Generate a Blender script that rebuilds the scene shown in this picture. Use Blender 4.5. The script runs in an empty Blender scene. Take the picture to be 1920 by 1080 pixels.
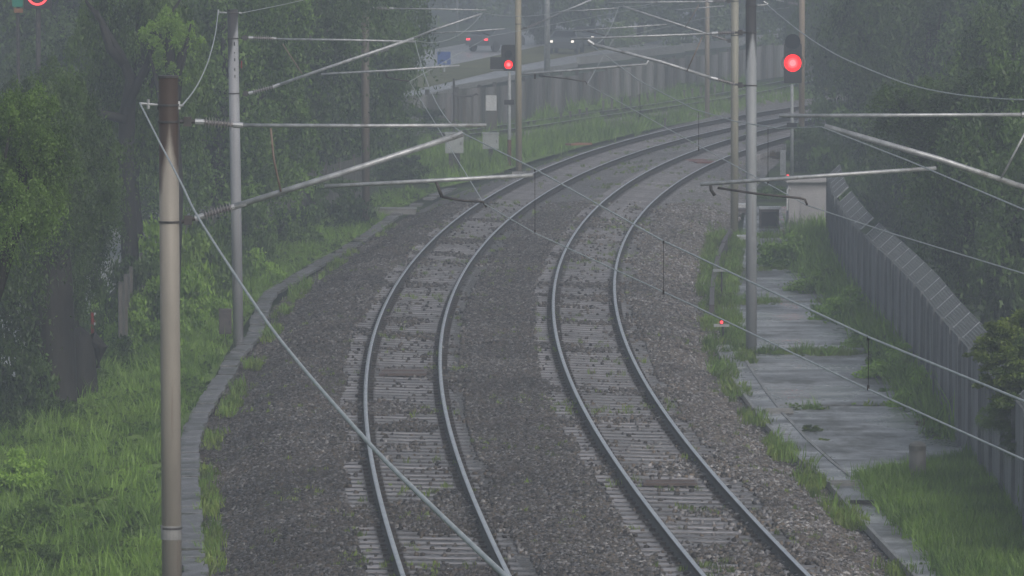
import bpy, math, random
import numpy as np
from mathutils import Vector, Matrix
random.seed(7); rng = np.random.default_rng(7)
sc = bpy.context.scene
col = sc.collection
# ------------------------------------------------------------------ camera, sky, sun, exposure
F = 10000.0; YH = -148.7; CH = 9.231
TH = math.atan((540 - YH) / F)
cd = bpy.data.cameras.new('camera'); cam = bpy.data.objects.new('camera', cd); col.objects.link(cam)
cd.sensor_width = 36; cd.lens = F / 1920 * 36; cd.clip_start = 1; cd.clip_end = 4000
cam.location = (0, 0, CH); cam.rotation_euler = (math.pi / 2 - TH, 0, 0)
sc.camera = cam
SUN_EL, SUN_AZ = math.radians(38), math.radians(150)
w = bpy.data.worlds.new('World'); sc.world = w; w.use_nodes = True
nt = w.node_tree; nt.nodes.clear()
sky = nt.nodes.new('ShaderNodeTexSky'); sky.sky_type = 'NISHITA'; sky.sun_disc = False
sky.sun_elevation = SUN_EL; sky.sun_rotation = SUN_AZ; sky.dust_density = 4; sky.air_density = 1.3
hs = nt.nodes.new('ShaderNodeHueSaturation'); hs.inputs['Saturation'].default_value = 0.55
bg = nt.nodes.new('ShaderNodeBackground'); bg.inputs['Strength'].default_value = 0.11
wo = nt.nodes.new('ShaderNodeOutputWorld')
nt.links.new(sky.outputs[0], hs.inputs['Color']); nt.links.new(hs.outputs[0], bg.inputs['Color']); nt.links.new(bg.outputs[0], wo.inputs['Surface'])
sl = bpy.data.lights.new('sun', 'SUN'); sl.energy = 0.6; sl.angle = math.radians(40); sl.color = (1, .97, .93)
so = bpy.data.objects.new('sun', sl); col.objects.link(so)
sd = Vector((math.sin(SUN_AZ) * math.cos(SUN_EL), math.cos(SUN_AZ) * math.cos(SUN_EL), math.sin(SUN_EL)))
so.rotation_euler = sd.to_track_quat('Z', 'Y').to_euler()
vs = sc.view_settings; vs.view_transform = 'Standard'; vs.look = 'None'; vs.exposure = -0.22; vs.gamma = 1; vs.use_curve_mapping = False
HAZE = 0.0024
sc.cycles.use_denoising = True; sc.cycles.volume_bounces = 1; sc.cycles.max_bounces = 6
sc.cycles.diffuse_bounces = 3; sc.cycles.transparent_max_bounces = 4
sc.cycles.filter_width = 1.5

# ------------------------------------------------------------------ pixel (1920x1080) -> point helpers
cs, sn = math.cos(TH), math.sin(TH)
def zr(y):                                   # rail level along the line (gentle grade)
    y = np.asarray(y, float); t = (y - 110) / 100; tc = np.clip(t, -.6, 1.4)
    z = .3074 * tc ** 2 * (tc > 0) + .03 * tc ** 2 * (tc <= 0) + .1362 * tc ** 3 * (tc > 0)
    return z + np.clip(y - 250, 0, 150) * .006
def ray(px, py):
    u = (px - 960) / F; v = -(py - 540) / F
    return u, cs + v * sn, -sn + v * cs
def W(px, py, Y):                            # point seen at (px,py) at distance Y
    a, b, c = ray(px, py); t = Y / b
    return Vector((a * t, Y, CH + c * t))
def G(px, py, off=0.0):                      # point of the ground (rail level + off)
    a, b, c = ray(px, py); z = 0.0
    for _ in range(40):
        t = (CH - (z + off)) / (-c); z = .5 * z + .5 * float(zr(b * t))
    return Vector((a * t, b * t, z + off))

# ------------------------------------------------------------------ materials
def mat(name, c1, c2=None, scale=3.0, rough=.6, bump=0.0, bscale=None, metal=0.0, spec=.5, coord='Object', stretch=None, c3=None, detail=6):
    m = bpy.data.materials.new(name); m.use_nodes = True; n = m.node_tree; b = n.nodes['Principled BSDF']
    b.inputs['Roughness'].default_value = rough; b.inputs['Metallic'].default_value = metal
    b.inputs['Specular IOR Level'].default_value = spec
    b.inputs['Base Color'].default_value = (*c1, 1)
    if c2 is None and not bump: return m
    tc = n.nodes.new('ShaderNodeTexCoord'); mp = n.nodes.new('ShaderNodeMapping')
    n.links.new(tc.outputs[coord], mp.inputs[0])
    if stretch: mp.inputs['Scale'].default_value = stretch
    if c2 is not None:
        no = n.nodes.new('ShaderNodeTexNoise'); no.inputs['Scale'].default_value = scale; no.inputs['Detail'].default_value = detail
        n.links.new(mp.outputs[0], no.inputs['Vector'])
        cr = n.nodes.new('ShaderNodeValToRGB'); cr.color_ramp.elements[0].position = .36; cr.color_ramp.elements[1].position = .64
        cr.color_ramp.elements[0].color = (*c1, 1); cr.color_ramp.elements[1].color = (*c2, 1)
        if c3: e = cr.color_ramp.elements.new(.5); e.color = (*c3, 1)
        n.links.new(no.outputs['Fac'], cr.inputs[0]); n.links.new(cr.outputs[0], b.inputs['Base Color'])
    if bump:
        nb = n.nodes.new('ShaderNodeTexNoise'); nb.inputs['Scale'].default_value = bscale or scale * 6; nb.inputs['Detail'].default_value = 8
        n.links.new(mp.outputs[0], nb.inputs['Vector'])
        bn = n.nodes.new('ShaderNodeBump'); bn.inputs['Strength'].default_value = bump; bn.inputs['Distance'].default_value = .02
        n.links.new(nb.outputs['Fac'], bn.inputs['Height']); n.links.new(bn.outputs[0], b.inputs['Normal'])
    return m
def leaf_mat(name, dark, light, rough=.45, trans=.25):
    m = bpy.data.materials.new(name); m.use_nodes = True; n = m.node_tree; b = n.nodes['Principled BSDF']
    ge = n.nodes.new('ShaderNodeNewGeometry'); oi = n.nodes.new('ShaderNodeObjectInfo')
    tc = n.nodes.new('ShaderNodeTexCoord'); no = n.nodes.new('ShaderNodeTexNoise'); no.inputs['Scale'].default_value = .55; no.inputs['Detail'].default_value = 3
    n.links.new(ge.outputs['Position'], no.inputs['Vector'])
    a = n.nodes.new('ShaderNodeMath'); a.operation = 'MULTIPLY_ADD'; a.inputs[1].default_value = .45
    n.links.new(ge.outputs['Random Per Island'], a.inputs[0])
    s = n.nodes.new('ShaderNodeMath'); s.operation = 'MULTIPLY_ADD'; s.inputs[1].default_value = 2.6; s.inputs[2].default_value = -.9
    n.links.new(no.outputs['Fac'], s.inputs[0])
    if name.startswith('leaf'):
        at = n.nodes.new('ShaderNodeAttribute'); at.attribute_name = 'tone'; s2 = n.nodes.new('ShaderNodeMath'); s2.operation = 'MULTIPLY_ADD'; s2.inputs[1].default_value = .75
        s3 = n.nodes.new('ShaderNodeMath'); s3.operation = 'SUBTRACT'; s3.inputs[1].default_value = .36
        n.links.new(at.outputs['Fac'], s2.inputs[0]); n.links.new(s.outputs[0], s2.inputs[2]); n.links.new(s2.outputs[0], s3.inputs[0]); n.links.new(s3.outputs[0], a.inputs[2])
    else: n.links.new(s.outputs[0], a.inputs[2])
    cr = n.nodes.new('ShaderNodeValToRGB'); cr.color_ramp.elements[0].color = (*dark, 1); cr.color_ramp.elements[1].color = (*light, 1)
    n.links.new(a.outputs[0], cr.inputs[0])
    hv = n.nodes.new('ShaderNodeHueSaturation')
    mr = n.nodes.new('ShaderNodeMapRange'); mr.inputs['To Min'].default_value = .75; mr.inputs['To Max'].default_value = 1.2
    n.links.new(oi.outputs['Random'], mr.inputs['Value']); n.links.new(mr.outputs[0], hv.inputs['Value']); n.links.new(cr.outputs[0], hv.inputs['Color'])
    n.links.new(hv.outputs[0], b.inputs['Base Color']); b.inputs['Roughness'].default_value = rough
    tr = n.nodes.new('ShaderNodeBsdfTranslucent'); mx = n.nodes.new('ShaderNodeMixShader'); mx.inputs[0].default_value = trans
    n.links.new(hv.outputs[0], tr.inputs['Color']); o = n.nodes['Material Output']
    n.links.new(b.outputs[0], mx.inputs[1]); n.links.new(tr.outputs[0], mx.inputs[2]); n.links.new(mx.outputs[0], o.inputs['Surface'])
    return m
def emis(name, c, s):
    m = bpy.data.materials.new(name); m.use_nodes = True; b = m.node_tree.nodes['Principled BSDF']
    b.inputs['Base Color'].default_value = (*c, 1); b.inputs['Emission Color'].default_value = (*c, 1); b.inputs['Emission Strength'].default_value = s
    return m
M = {}
M['rail_top'] = mat('rail_top', (.78, .79, .84), (.92, .93, .97), 2, rough=.36, metal=.75)
M['rail_side'] = mat('rail_side', (.022, .019, .017), (.045, .036, .030), 6, rough=.6)
M['galv'] = mat('galv', (.42, .44, .47), (.62, .64, .67), 9, rough=.42, metal=.4)
M['darksteel'] = mat('darksteel', (.05, .05, .055), (.10, .09, .09), 8, rough=.5)
M['brownrod'] = mat('brownrod', (.20, .15, .13), (.30, .24, .20), 8, rough=.6)
M['porcelain'] = mat('porcelain', (.30, .29, .30), (.40, .38, .40), 8, rough=.3)
M['wire'] = mat('wire', (.50, .54, .56), (.66, .70, .72), 5, rough=.45, metal=.3)
M['concrete'] = mat('concrete', (.24, .24, .24), (.36, .36, .36), 3, rough=.45, bump=.3)
M['path'] = mat('path', (.19, .19, .20), (.29, .29, .31), 2.5, rough=.5, bump=.3, c3=(.19, .19, .20), coord='Generated')
M['bollard'] = mat('bollard', (.15, .15, .14), (.23, .225, .21), 4, rough=.6, bump=.3, stretch=(1, 1, .3))
M['kiosk'] = mat('kiosk', (.42, .41, .43), (.52, .51, .53), 2, rough=.6, bump=.2)
M['boxgrey'] = mat('boxgrey', (.40, .43, .44), (.50, .53, .54), 4, rough=.5)
M['boxbrown'] = mat('boxbrown', (.11, .10, .10), (.16, .14, .14), 4, rough=.6)
M['black'] = mat('black', (.02, .02, .022), (.035, .033, .035), 6, rough=.55)
M['white'] = mat('white', (.62, .64, .66), (.74, .75, .77), 4, rough=.5)
M['corr'] = mat('corr', (.18, .195, .215), (.29, .305, .33), 1.2, rough=.55, bump=.2, stretch=(1, 1, .3))
M['corr_far'] = mat('corr_far', (.055, .058, .06), (.22, .22, .23), .8, rough=.6, stretch=(1, 1, .25), c3=(.13, .14, .13))
M['mesh'] = mat('mesh', (.15, .165, .18), (.22, .24, .26), 2, rough=.5)
M['post'] = mat('post', (.09, .09, .09), (.15, .14, .13), 5, rough=.6)
M['bark'] = mat('bark', (.012, .011, .010), (.030, .028, .025), 3, rough=.8, bump=.6, stretch=(1, 1, .25))
M['red'] = mat('red', (.30, .03, .025), (.42, .05, .04), 5, rough=.5)
M['blue'] = mat('blue', (.03, .09, .38), (.04, .12, .45), 5, rough=.5)
M['green'] = mat('green', (.01, .22, .16), (.02, .28, .2), 5, rough=.5)
M['orange'] = mat('orange', (.30, .14, .08), (.38, .20, .11), 5, rough=.5)
M['yellow'] = mat('yellow', (.5, .48, .2), (.6, .56, .3), 5, rough=.5)
M['rust'] = mat('rust', (.10, .05, .035), (.20, .10, .07), 7, rough=.7)
M['fasten'] = mat('fasten', (.030, .025, .022), (.055, .042, .036), 7, rough=.6)
M['plate'] = mat('plate', (.12, .09, .08), (.17, .13, .12), 6, rough=.5)
M['redplate'] = mat('redplate', (.22, .08, .07), (.30, .12, .10), 6, rough=.5)
M['glassdark'] = mat('glassdark', (.01, .01, .012), rough=.1)
M['carpaint'] = mat('carpaint', (.10, .11, .12), rough=.25)
M['carwhite'] = mat('carwhite', (.55, .56, .57), rough=.25)
M['tyre'] = mat('tyre', (.015, .015, .015), rough=.8)
M['redlamp'] = emis('redlamp', (1, .005, .008), 3.4)
M['redlamp_core'] = emis('redlamp_core', (1, .15, .16), 3.2)
M['redlamp_mid'] = emis('redlamp_mid', (1, .05, .055), 3.2)
M['redled'] = emis('redled', (1, .06, .07), 3)
M['taillamp'] = emis('taillamp', (1, .04, .06), 4)
M['headlamp'] = emis('headlamp', (1, .9, .8), 2.2)
M['leaf_dark'] = leaf_mat('leaf_dark', (.016, .040, .012), (.115, .200, .045))
M['leaf_mid'] = leaf_mat('leaf_mid', (.026, .062, .014), (.17, .29, .055))
M['leaf_bright'] = leaf_mat('leaf_bright', (.10, .20, .026), (.31, .50, .08))
M['leaf_yellow'] = leaf_mat('leaf_yellow', (.07, .12, .02), (.25, .34, .06))
M['leaf_far'] = leaf_mat('leaf_far', (.025, .048, .018), (.17, .26, .065))
M['leaf_rust'] = leaf_mat('leaf_rust', (.10, .07, .02), (.32, .20, .06))
M['grass'] = leaf_mat('grass', (.10, .20, .030), (.29, .47, .085), rough=.4)
M['weed'] = leaf_mat('weed', (.08, .14, .022), (.28, .38, .08))
# pole coating: pale grey-tan steel, the top stained dark rust where water stands on it
def pole_mat(name, top_z, base, dark, edge=.35):
    m = mat(name, base, tuple(c * 1.22 for c in base), 2.2, rough=.5, bump=.15, stretch=(1, 1, .3)); n = m.node_tree; b = n.nodes['Principled BSDF']
    src = b.inputs['Base Color'].links[0].from_socket
    tc = n.nodes.new('ShaderNodeTexCoord'); sp = n.nodes.new('ShaderNodeSeparateXYZ'); n.links.new(tc.outputs['Object'], sp.inputs[0])
    no = n.nodes.new('ShaderNodeTexNoise'); no.inputs['Scale'].default_value = 3; n.links.new(tc.outputs['Object'], no.inputs['Vector'])
    ab = n.nodes.new('ShaderNodeMath'); ab.operation = 'ABSOLUTE'; n.links.new(sp.outputs['X'], ab.inputs[0])
    s1 = n.nodes.new('ShaderNodeMath'); s1.operation = 'MULTIPLY_ADD'; s1.inputs[1].default_value = 5.0; n.links.new(ab.outputs[0], s1.inputs[0]); n.links.new(sp.outputs['Z'], s1.inputs[2])
    s2 = n.nodes.new('ShaderNodeMath'); s2.operation = 'MULTIPLY_ADD'; s2.inputs[1].default_value = .5; n.links.new(no.outputs['Fac'], s2.inputs[0]); n.links.new(s1.outputs[0], s2.inputs[2])
    mr = n.nodes.new('ShaderNodeMapRange'); mr.inputs['From Min'].default_value = top_z; mr.inputs['From Max'].default_value = top_z + edge; n.links.new(s2.outputs[0], mr.inputs['Value'])
    mx = n.nodes.new('ShaderNodeMix'); mx.data_type = 'RGBA'; n.links.new(mr.outputs[0], mx.inputs['Factor'])
    n.links.new(src, mx.inputs['A']); mx.inputs['B'].default_value = (*dark, 1)
    # thin rust runs
    mp = n.nodes.new('ShaderNodeMapping'); mp.inputs['Scale'].default_value = (14, 14, .5); n.links.new(tc.outputs['Object'], mp.inputs[0])
    n2 = n.nodes.new('ShaderNodeTexNoise'); n2.inputs['Scale'].default_value = 1.0; n2.inputs['Detail'].default_value = 4; n.links.new(mp.outputs[0], n2.inputs['Vector'])
    m2 = n.nodes.new('ShaderNodeMapRange'); m2.inputs['From Min'].default_value = .60; m2.inputs['From Max'].default_value = .72; m2.inputs['To Max'].default_value = .35; n.links.new(n2.outputs['Fac'], m2.inputs['Value'])
    mx2 = n.nodes.new('ShaderNodeMix'); mx2.data_type = 'RGBA'; n.links.new(m2.outputs[0], mx2.inputs['Factor']); n.links.new(mx.outputs['Result'], mx2.inputs['A']); mx2.inputs['B'].default_value = (.17, .095, .06, 1)
    n.links.new(mx2.outputs['Result'], b.inputs['Base Color']); return m
def vary(m, lo, hi, bumpy=False):
    n = m.node_tree; b = n.nodes['Principled BSDF']; src = b.inputs['Base Color'].links[0].from_socket
    oi = n.nodes.new('ShaderNodeObjectInfo'); mr = n.nodes.new('ShaderNodeMapRange'); mr.inputs['To Min'].default_value = lo; mr.inputs['To Max'].default_value = hi; hv = n.nodes.new('ShaderNodeHueSaturation')
    n.links.new(oi.outputs['Random'], mr.inputs['Value']); n.links.new(mr.outputs[0], hv.inputs['Value']); n.links.new(src, hv.inputs['Color']); n.links.new(hv.outputs[0], b.inputs['Base Color'])
def stain(m, colr, scale, lo, hi, amt, stretch=(1, 1, 1), rough=None):
    n = m.node_tree; b = n.nodes['Principled BSDF']; src = b.inputs['Base Color'].links[0].from_socket
    ge = n.nodes.new('ShaderNodeNewGeometry'); mp = n.nodes.new('ShaderNodeMapping'); mp.inputs['Scale'].default_value = stretch; n.links.new(ge.outputs['Position'], mp.inputs[0])
    no = n.nodes.new('ShaderNodeTexNoise'); no.inputs['Scale'].default_value = scale; no.inputs['Detail'].default_value = 10; no.inputs['Roughness'].default_value = .65; n.links.new(mp.outputs[0], no.inputs['Vector'])
    mr = n.nodes.new('ShaderNodeMapRange'); mr.inputs['From Min'].default_value = lo; mr.inputs['From Max'].default_value = hi; mr.inputs['To Max'].default_value = amt; n.links.new(no.outputs['Fac'], mr.inputs['Value'])
    mx = n.nodes.new('ShaderNodeMix'); mx.data_type = 'RGBA'; n.links.new(mr.outputs[0], mx.inputs['Factor']); n.links.new(src, mx.inputs['A']); mx.inputs['B'].default_value = (*colr, 1); n.links.new(mx.outputs['Result'], b.inputs['Base Color'])
    if rough:
        m2 = n.nodes.new('ShaderNodeMapRange'); m2.inputs['From Min'].default_value = lo - .1; m2.inputs['From Max'].default_value = hi; m2.inputs['To Min'].default_value = rough[0]; m2.inputs['To Max'].default_value = rough[1]; n.links.new(no.outputs['Fac'], m2.inputs['Value']); n.links.new(m2.outputs[0], b.inputs['Roughness'])
# sleepers: pale concrete, rust-brown under and beside the rails
def sleeper_mat():
    m = mat('sleeper', (.20, .19, .195), (.43, .41, .43), 2.2, rough=.5, bump=.2); n = m.node_tree; b = n.nodes['Principled BSDF']
    src = b.inputs['Base Color'].links[0].from_socket
    tc = n.nodes.new('ShaderNodeTexCoord'); sp = n.nodes.new('ShaderNodeSeparateXYZ'); n.links.new(tc.outputs['Object'], sp.inputs[0])
    ab = n.nodes.new('ShaderNodeMath'); ab.operation = 'ABSOLUTE'; n.links.new(sp.outputs['X'], ab.inputs[0])
    s = n.nodes.new('ShaderNodeMath'); s.operation = 'SUBTRACT'; s.inputs[1].default_value = .7525; n.links.new(ab.outputs[0], s.inputs[0])
    a2 = n.nodes.new('ShaderNodeMath'); a2.operation = 'ABSOLUTE'; n.links.new(s.outputs[0], a2.inputs[0])
    mr = n.nodes.new('ShaderNodeMapRange'); mr.inputs['From Min'].default_value = .13; mr.inputs['From Max'].default_value = .19; mr.inputs['To Min'].default_value = 1; mr.inputs['To Max'].default_value = 0
    n.links.new(a2.outputs[0], mr.inputs['Value'])
    oi = n.nodes.new('ShaderNodeObjectInfo'); hv = n.nodes.new('ShaderNodeHueSaturation'); m3 = n.nodes.new('ShaderNodeMapRange'); m3.inputs['To Min'].default_value = .7; m3.inputs['To Max'].default_value = 1.25
    n.links.new(oi.outputs['Random'], m3.inputs['Value']); n.links.new(m3.outputs[0], hv.inputs['Value']); n.links.new(src, hv.inputs['Color'])
    mx = n.nodes.new('ShaderNodeMix'); mx.data_type = 'RGBA'; n.links.new(mr.outputs[0], mx.inputs['Factor']); n.links.new(hv.outputs[0], mx.inputs['A']); mx.inputs['B'].default_value = (.045, .036, .031, 1)
    n.links.new(mx.outputs['Result'], b.inputs['Base Color']); return m
M['sleeper'] = sleeper_mat()
def stone_mat(bed):
    m = bpy.data.materials.new('ballast_bed' if bed else 'ballast_stone'); m.use_nodes = True; n = m.node_tree; b = n.nodes['Principled BSDF']
    ge = n.nodes.new('ShaderNodeNewGeometry')
    if bed:
        vo = n.nodes.new('ShaderNodeTexVoronoi'); vo.inputs['Scale'].default_value = 17; n.links.new(ge.outputs['Position'], vo.inputs['Vector'])
        sx = n.nodes.new('ShaderNodeSeparateColor'); n.links.new(vo.outputs['Color'], sx.inputs[0]); rnd = sx.outputs[0]
        bn = n.nodes.new('ShaderNodeBump'); bn.inputs['Strength'].default_value = .8; bn.inputs['Distance'].default_value = .03; bn.invert = True
        n.links.new(vo.outputs['Distance'], bn.inputs['Height']); n.links.new(bn.outputs[0], b.inputs['Normal'])
    else:
        oi = n.nodes.new('ShaderNodeObjectInfo'); rnd = oi.outputs['Random']
    cr = n.nodes.new('ShaderNodeValToRGB'); e = cr.color_ramp.elements
    e[0].color = (.022, .020, .020, 1); e[0].position = 0; e[1].position = 1; e[1].color = (.50, .48, .48, 1)
    for p, c in ((.2, (.088, .080, .072)), (.45, (.155, .14, .122)), (.62, (.21, .168, .128)), (.74, (.17, .165, .17)), (.92, (.33, .32, .33))):
        k = e.new(p); k.color = (*c, 1)
    n.links.new(rnd, cr.inputs[0])
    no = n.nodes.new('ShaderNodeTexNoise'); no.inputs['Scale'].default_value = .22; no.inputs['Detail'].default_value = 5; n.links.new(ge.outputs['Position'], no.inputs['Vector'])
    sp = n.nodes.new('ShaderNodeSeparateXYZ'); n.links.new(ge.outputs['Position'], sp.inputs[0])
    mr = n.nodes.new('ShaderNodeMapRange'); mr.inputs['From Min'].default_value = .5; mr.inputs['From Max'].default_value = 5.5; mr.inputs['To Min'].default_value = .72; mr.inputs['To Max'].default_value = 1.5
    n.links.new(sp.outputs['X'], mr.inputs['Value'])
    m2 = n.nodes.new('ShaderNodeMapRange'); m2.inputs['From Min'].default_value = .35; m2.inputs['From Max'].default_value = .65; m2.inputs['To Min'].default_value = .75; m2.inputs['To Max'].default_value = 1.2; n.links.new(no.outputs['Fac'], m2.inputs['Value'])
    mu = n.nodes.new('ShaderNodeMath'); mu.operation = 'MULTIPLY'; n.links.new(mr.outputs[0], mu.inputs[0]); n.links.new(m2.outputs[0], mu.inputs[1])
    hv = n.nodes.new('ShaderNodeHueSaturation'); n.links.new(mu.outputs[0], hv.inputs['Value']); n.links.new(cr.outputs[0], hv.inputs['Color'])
    n.links.new(hv.outputs[0], b.inputs['Base Color']); b.inputs['Roughness'].default_value = .5; return m
M['bed'] = stone_mat(True); M['stone'] = stone_mat(False)
M['ground'] = mat('ground', (.025, .042, .012), (.085, .135, .03), .35, rough=.8, bump=.6, bscale=3, c3=(.040, .062, .016), coord='Object')
M['turf'] = mat('turf', (.12, .21, .03), (.20, .31, .05), .6, rough=.7, bump=.6, bscale=4, coord='Object')
M['asphalt_glare'] = mat('asphalt_glare', (.40, .41, .44), (.52, .53, .56), .25, rough=.30, coord='Object')  # road colour painted paler than asphalt to carry the wet glare
M['slab'] = mat('slab', (.16, .165, .17), (.50, .51, .53), 1.1, rough=.36, bump=.5, bscale=3, stretch=(.35, 1.0, 1), c3=(.29, .30, .32), detail=10)
M['paint'] = mat('paint', (.6, .6, .58), (.7, .7, .68), 3, rough=.5)

stain(M['slab'], (.075, .08, .06), .55, .52, .62, .65, (1, .45, 1), (.22, .6)); stain(M['slab'], (.10, .095, .08), 2.5, .54, .62, .6); vary(M['slab'], .8, 1.1)
vary(M['path'], .85, 1.12); stain(M['path'], (.05, .06, .03), 1.4, .52, .62, .7)
vary(M['corr'], .82, 1.12); stain(M['corr'], (.06, .075, .05), .8, .50, .66, .7, (1, 1, .3)); stain(M['corr'], (.17, .10, .06), 2.2, .62, .70, .5, (1, 1, .12))
vary(M['corr_far'], .7, 1.3); stain(M['corr_far'], (.13, .075, .05), .9, .56, .68, .6, (1, 1, .2))
for k_ in ('bed', 'stone'): stain(M[k_], (.125, .098, .078), .35, .48, .66, .32); stain(M[k_], (.035, .035, .033), .16, .54, .68, .45)
stain(M['galv'], (.16, .13, .11), 3.0, .58, .70, .6); stain(M['asphalt_glare'], (.22, .23, .24), .12, .50, .62, .5, (1, .3, 1))
# ------------------------------------------------------------------ mesh builder
class MB:
    def __init__(s): s.v = []; s.f = []; s.mi = []; s.cur = 0
    def add(s, vs_, fs):
        o = len(s.v); s.v += [tuple(v) for v in vs_]; s.f += [tuple(i + o for i in f) for f in fs]; s.mi += [s.cur] * len(fs)
    def box(s, c, d, rz=0, rot=None, taper=1.0):
        R = rot or Matrix.Rotation(rz, 3, 'Z'); vs_ = []
        for z in (-.5, .5):
            k = taper if z > 0 else 1
            for x, y in ((-.5, -.5), (.5, -.5), (.5, .5), (-.5, .5)): vs_.append(Vector(c) + R @ Vector((x * d[0] * k, y * d[1] * k, z * d[2])))
        s.add(vs_, [(3, 2, 1, 0), (4, 5, 6, 7), (0, 1, 5, 4), (1, 2, 6, 5), (2, 3, 7, 6), (3, 0, 4, 7)]); return s
    def tube(s, pts, r, n=8, cap=True):
        pts = [Vector(p) for p in pts]; rs = r if isinstance(r, (list, tuple)) else [r] * len(pts); vs_ = []; fs = []
        up = Vector((0, 0, 1)); d0 = (pts[-1] - pts[0]).normalized()
        if abs(d0.z) > .9: up = Vector((0, 1, 0))
        for i, p in enumerate(pts):
            d = (pts[min(i + 1, len(pts) - 1)] - pts[max(i - 1, 0)]).normalized(); a = d.cross(up).normalized(); b = a.cross(d)
            for k in range(n):
                t = 2 * math.pi * k / n; vs_.append(p + (a * math.cos(t) + b * math.sin(t)) * rs[i])
        for i in range(len(pts) - 1):
            for k in range(n): fs.append((i * n + k, i * n + (k + 1) % n, (i + 1) * n + (k + 1) % n, (i + 1) * n + k))
        if cap: fs.append(tuple(range(n))[::-1]); fs.append(tuple((len(pts) - 1) * n + k for k in range(n)))
        s.add(vs_, fs); return s
    def build(s, name, m, parent=None, smooth=False, **props):
        me = bpy.data.meshes.new(name); org = Vector(parent.matrix_world.translation) if parent else Vector((0, 0, 0))
        me.from_pydata([tuple(Vector(v) - org) for v in s.v], [], s.f)
        for x in (m if isinstance(m, (list, tuple)) else [m]): me.materials.append(M[x] if isinstance(x, str) else x)
        if any(s.mi): me.polygons.foreach_set('material_index', s.mi)
        if smooth: me.polygons.foreach_set('use_smooth', [True] * len(me.polygons))
        o = bpy.data.objects.new(name, me); col.objects.link(o)
        if parent: o.parent = parent
        for k, v in props.items(): o[k] = v
        return o
def thing(name, loc, label, cat, group=None):
    o = bpy.data.objects.new(name, None); o.location = loc; o.empty_display_size = .3; col.objects.link(o)
    o.matrix_world = Matrix.Translation(Vector(loc)); o['label'] = label; o['category'] = cat
    if group: o['group'] = group
    return o
def tag(o, label, cat, group=None):
    o['label'] = label; o['category'] = cat
    if group: o['group'] = group
    return o
def npmesh(name, v, f, mats, smooth=False):
    me = bpy.data.meshes.new(name); v = np.asarray(v, np.float32); f = np.asarray(f, np.int32); k = f.shape[1]
    me.vertices.add(len(v)); me.vertices.foreach_set('co', v.ravel()); me.loops.add(f.size); me.loops.foreach_set('vertex_index', f.ravel())
    me.polygons.add(len(f)); me.polygons.foreach_set('loop_start', np.arange(0, f.size, k, dtype=np.int32))
    me.polygons.foreach_set('loop_total', np.full(len(f), k, np.int32)); me.update(calc_edges=True)
    for m in mats: me.materials.append(m)
    if smooth: me.polygons.foreach_set('use_smooth', [True] * len(f))
    me.validate(); return me
def place(name, me, loc=(0, 0, 0), rz=0, scale=(1, 1, 1), parent=None, rot=None):
    o = bpy.data.objects.new(name, me); col.objects.link(o)
    if parent: o.parent = parent; loc = Vector(loc) - Vector(parent.matrix_world.translation)
    o.location = loc; o.rotation_euler = rot or (0, 0, rz); o.scale = scale; return o
def grid_mesh(name, P, mats, smooth=True):   # P: (r,c,3)
    r, c, _ = P.shape; i = np.arange(r * c).reshape(r, c)
    f = np.stack([i[:-1, :-1], i[:-1, 1:], i[1:, 1:], i[1:, :-1]], -1).reshape(-1, 4)
    return npmesh(name, P.reshape(-1, 3), f, mats, smooth)
def vnoise(x, y, s, seed=0):
    x = np.asarray(x) * s + seed * 17.3; y = np.asarray(y) * s + seed * 7.7
    xi = np.floor(x); yi = np.floor(y); fx = x - xi; fy = y - yi; fx = fx * fx * (3 - 2 * fx); fy = fy * fy * (3 - 2 * fy)
    h = lambda a, b: np.modf(np.abs(np.sin(a * 127.1 + b * 311.7) * 43758.5453))[0]
    return (h(xi, yi) * (1 - fx) + h(xi + 1, yi) * fx) * (1 - fy) + (h(xi, yi + 1) * (1 - fx) + h(xi + 1, yi + 1) * fx) * fy

# ------------------------------------------------------------------ track alignment (metres)
S = np.linspace(0, 240, 481); ds = S[1] - S[0]; tt = S / 200
K = np.polyval([-2.1961, 2.4391, 3.9243, -4.106, 1.2161, .0429], tt) * 1e-2
HD = -.0637 + np.r_[0, np.cumsum((K[1:] + K[:-1]) / 2 * ds)]
XL = -.4915 + np.r_[0, np.cumsum((np.sin(HD[1:]) + np.sin(HD[:-1])) / 2 * ds)]
YL = 70 + np.r_[0, np.cumsum((np.cos(HD[1:]) + np.cos(HD[:-1])) / 2 * ds)]
# run back towards the camera with the starting curvature
n0 = 36; sb = np.arange(n0, 0, -1) * .5
hb = HD[0] - K[0] * sb * .2; XL = np.r_[XL[0] - np.sin(hb) * sb, XL]; YL = np.r_[YL[0] - np.cos(hb) * sb, YL]; HD = np.r_[hb, HD]; S = np.r_[-sb, S]
tt = S / 200; SPC = 4.2454 - .8391 * tt + .1359 * tt ** 2 + .3743 * tt ** 3
XR = XL + SPC * np.cos(HD); YR = YL - SPC * np.sin(HD)
def cant(y): return .0332 + .0832 * np.clip((np.asarray(y) - 100) / 100, 0, 2)
def rail_line(X, Y, d):                       # d<0 left (outer) rail
    x = X + d * np.cos(HD); y = Y - d * np.sin(HD)
    return np.stack([x, y, zr(Y) + cant(Y) * np.clip(.5 - d / 1.505, -1, 2)], 1)

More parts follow.
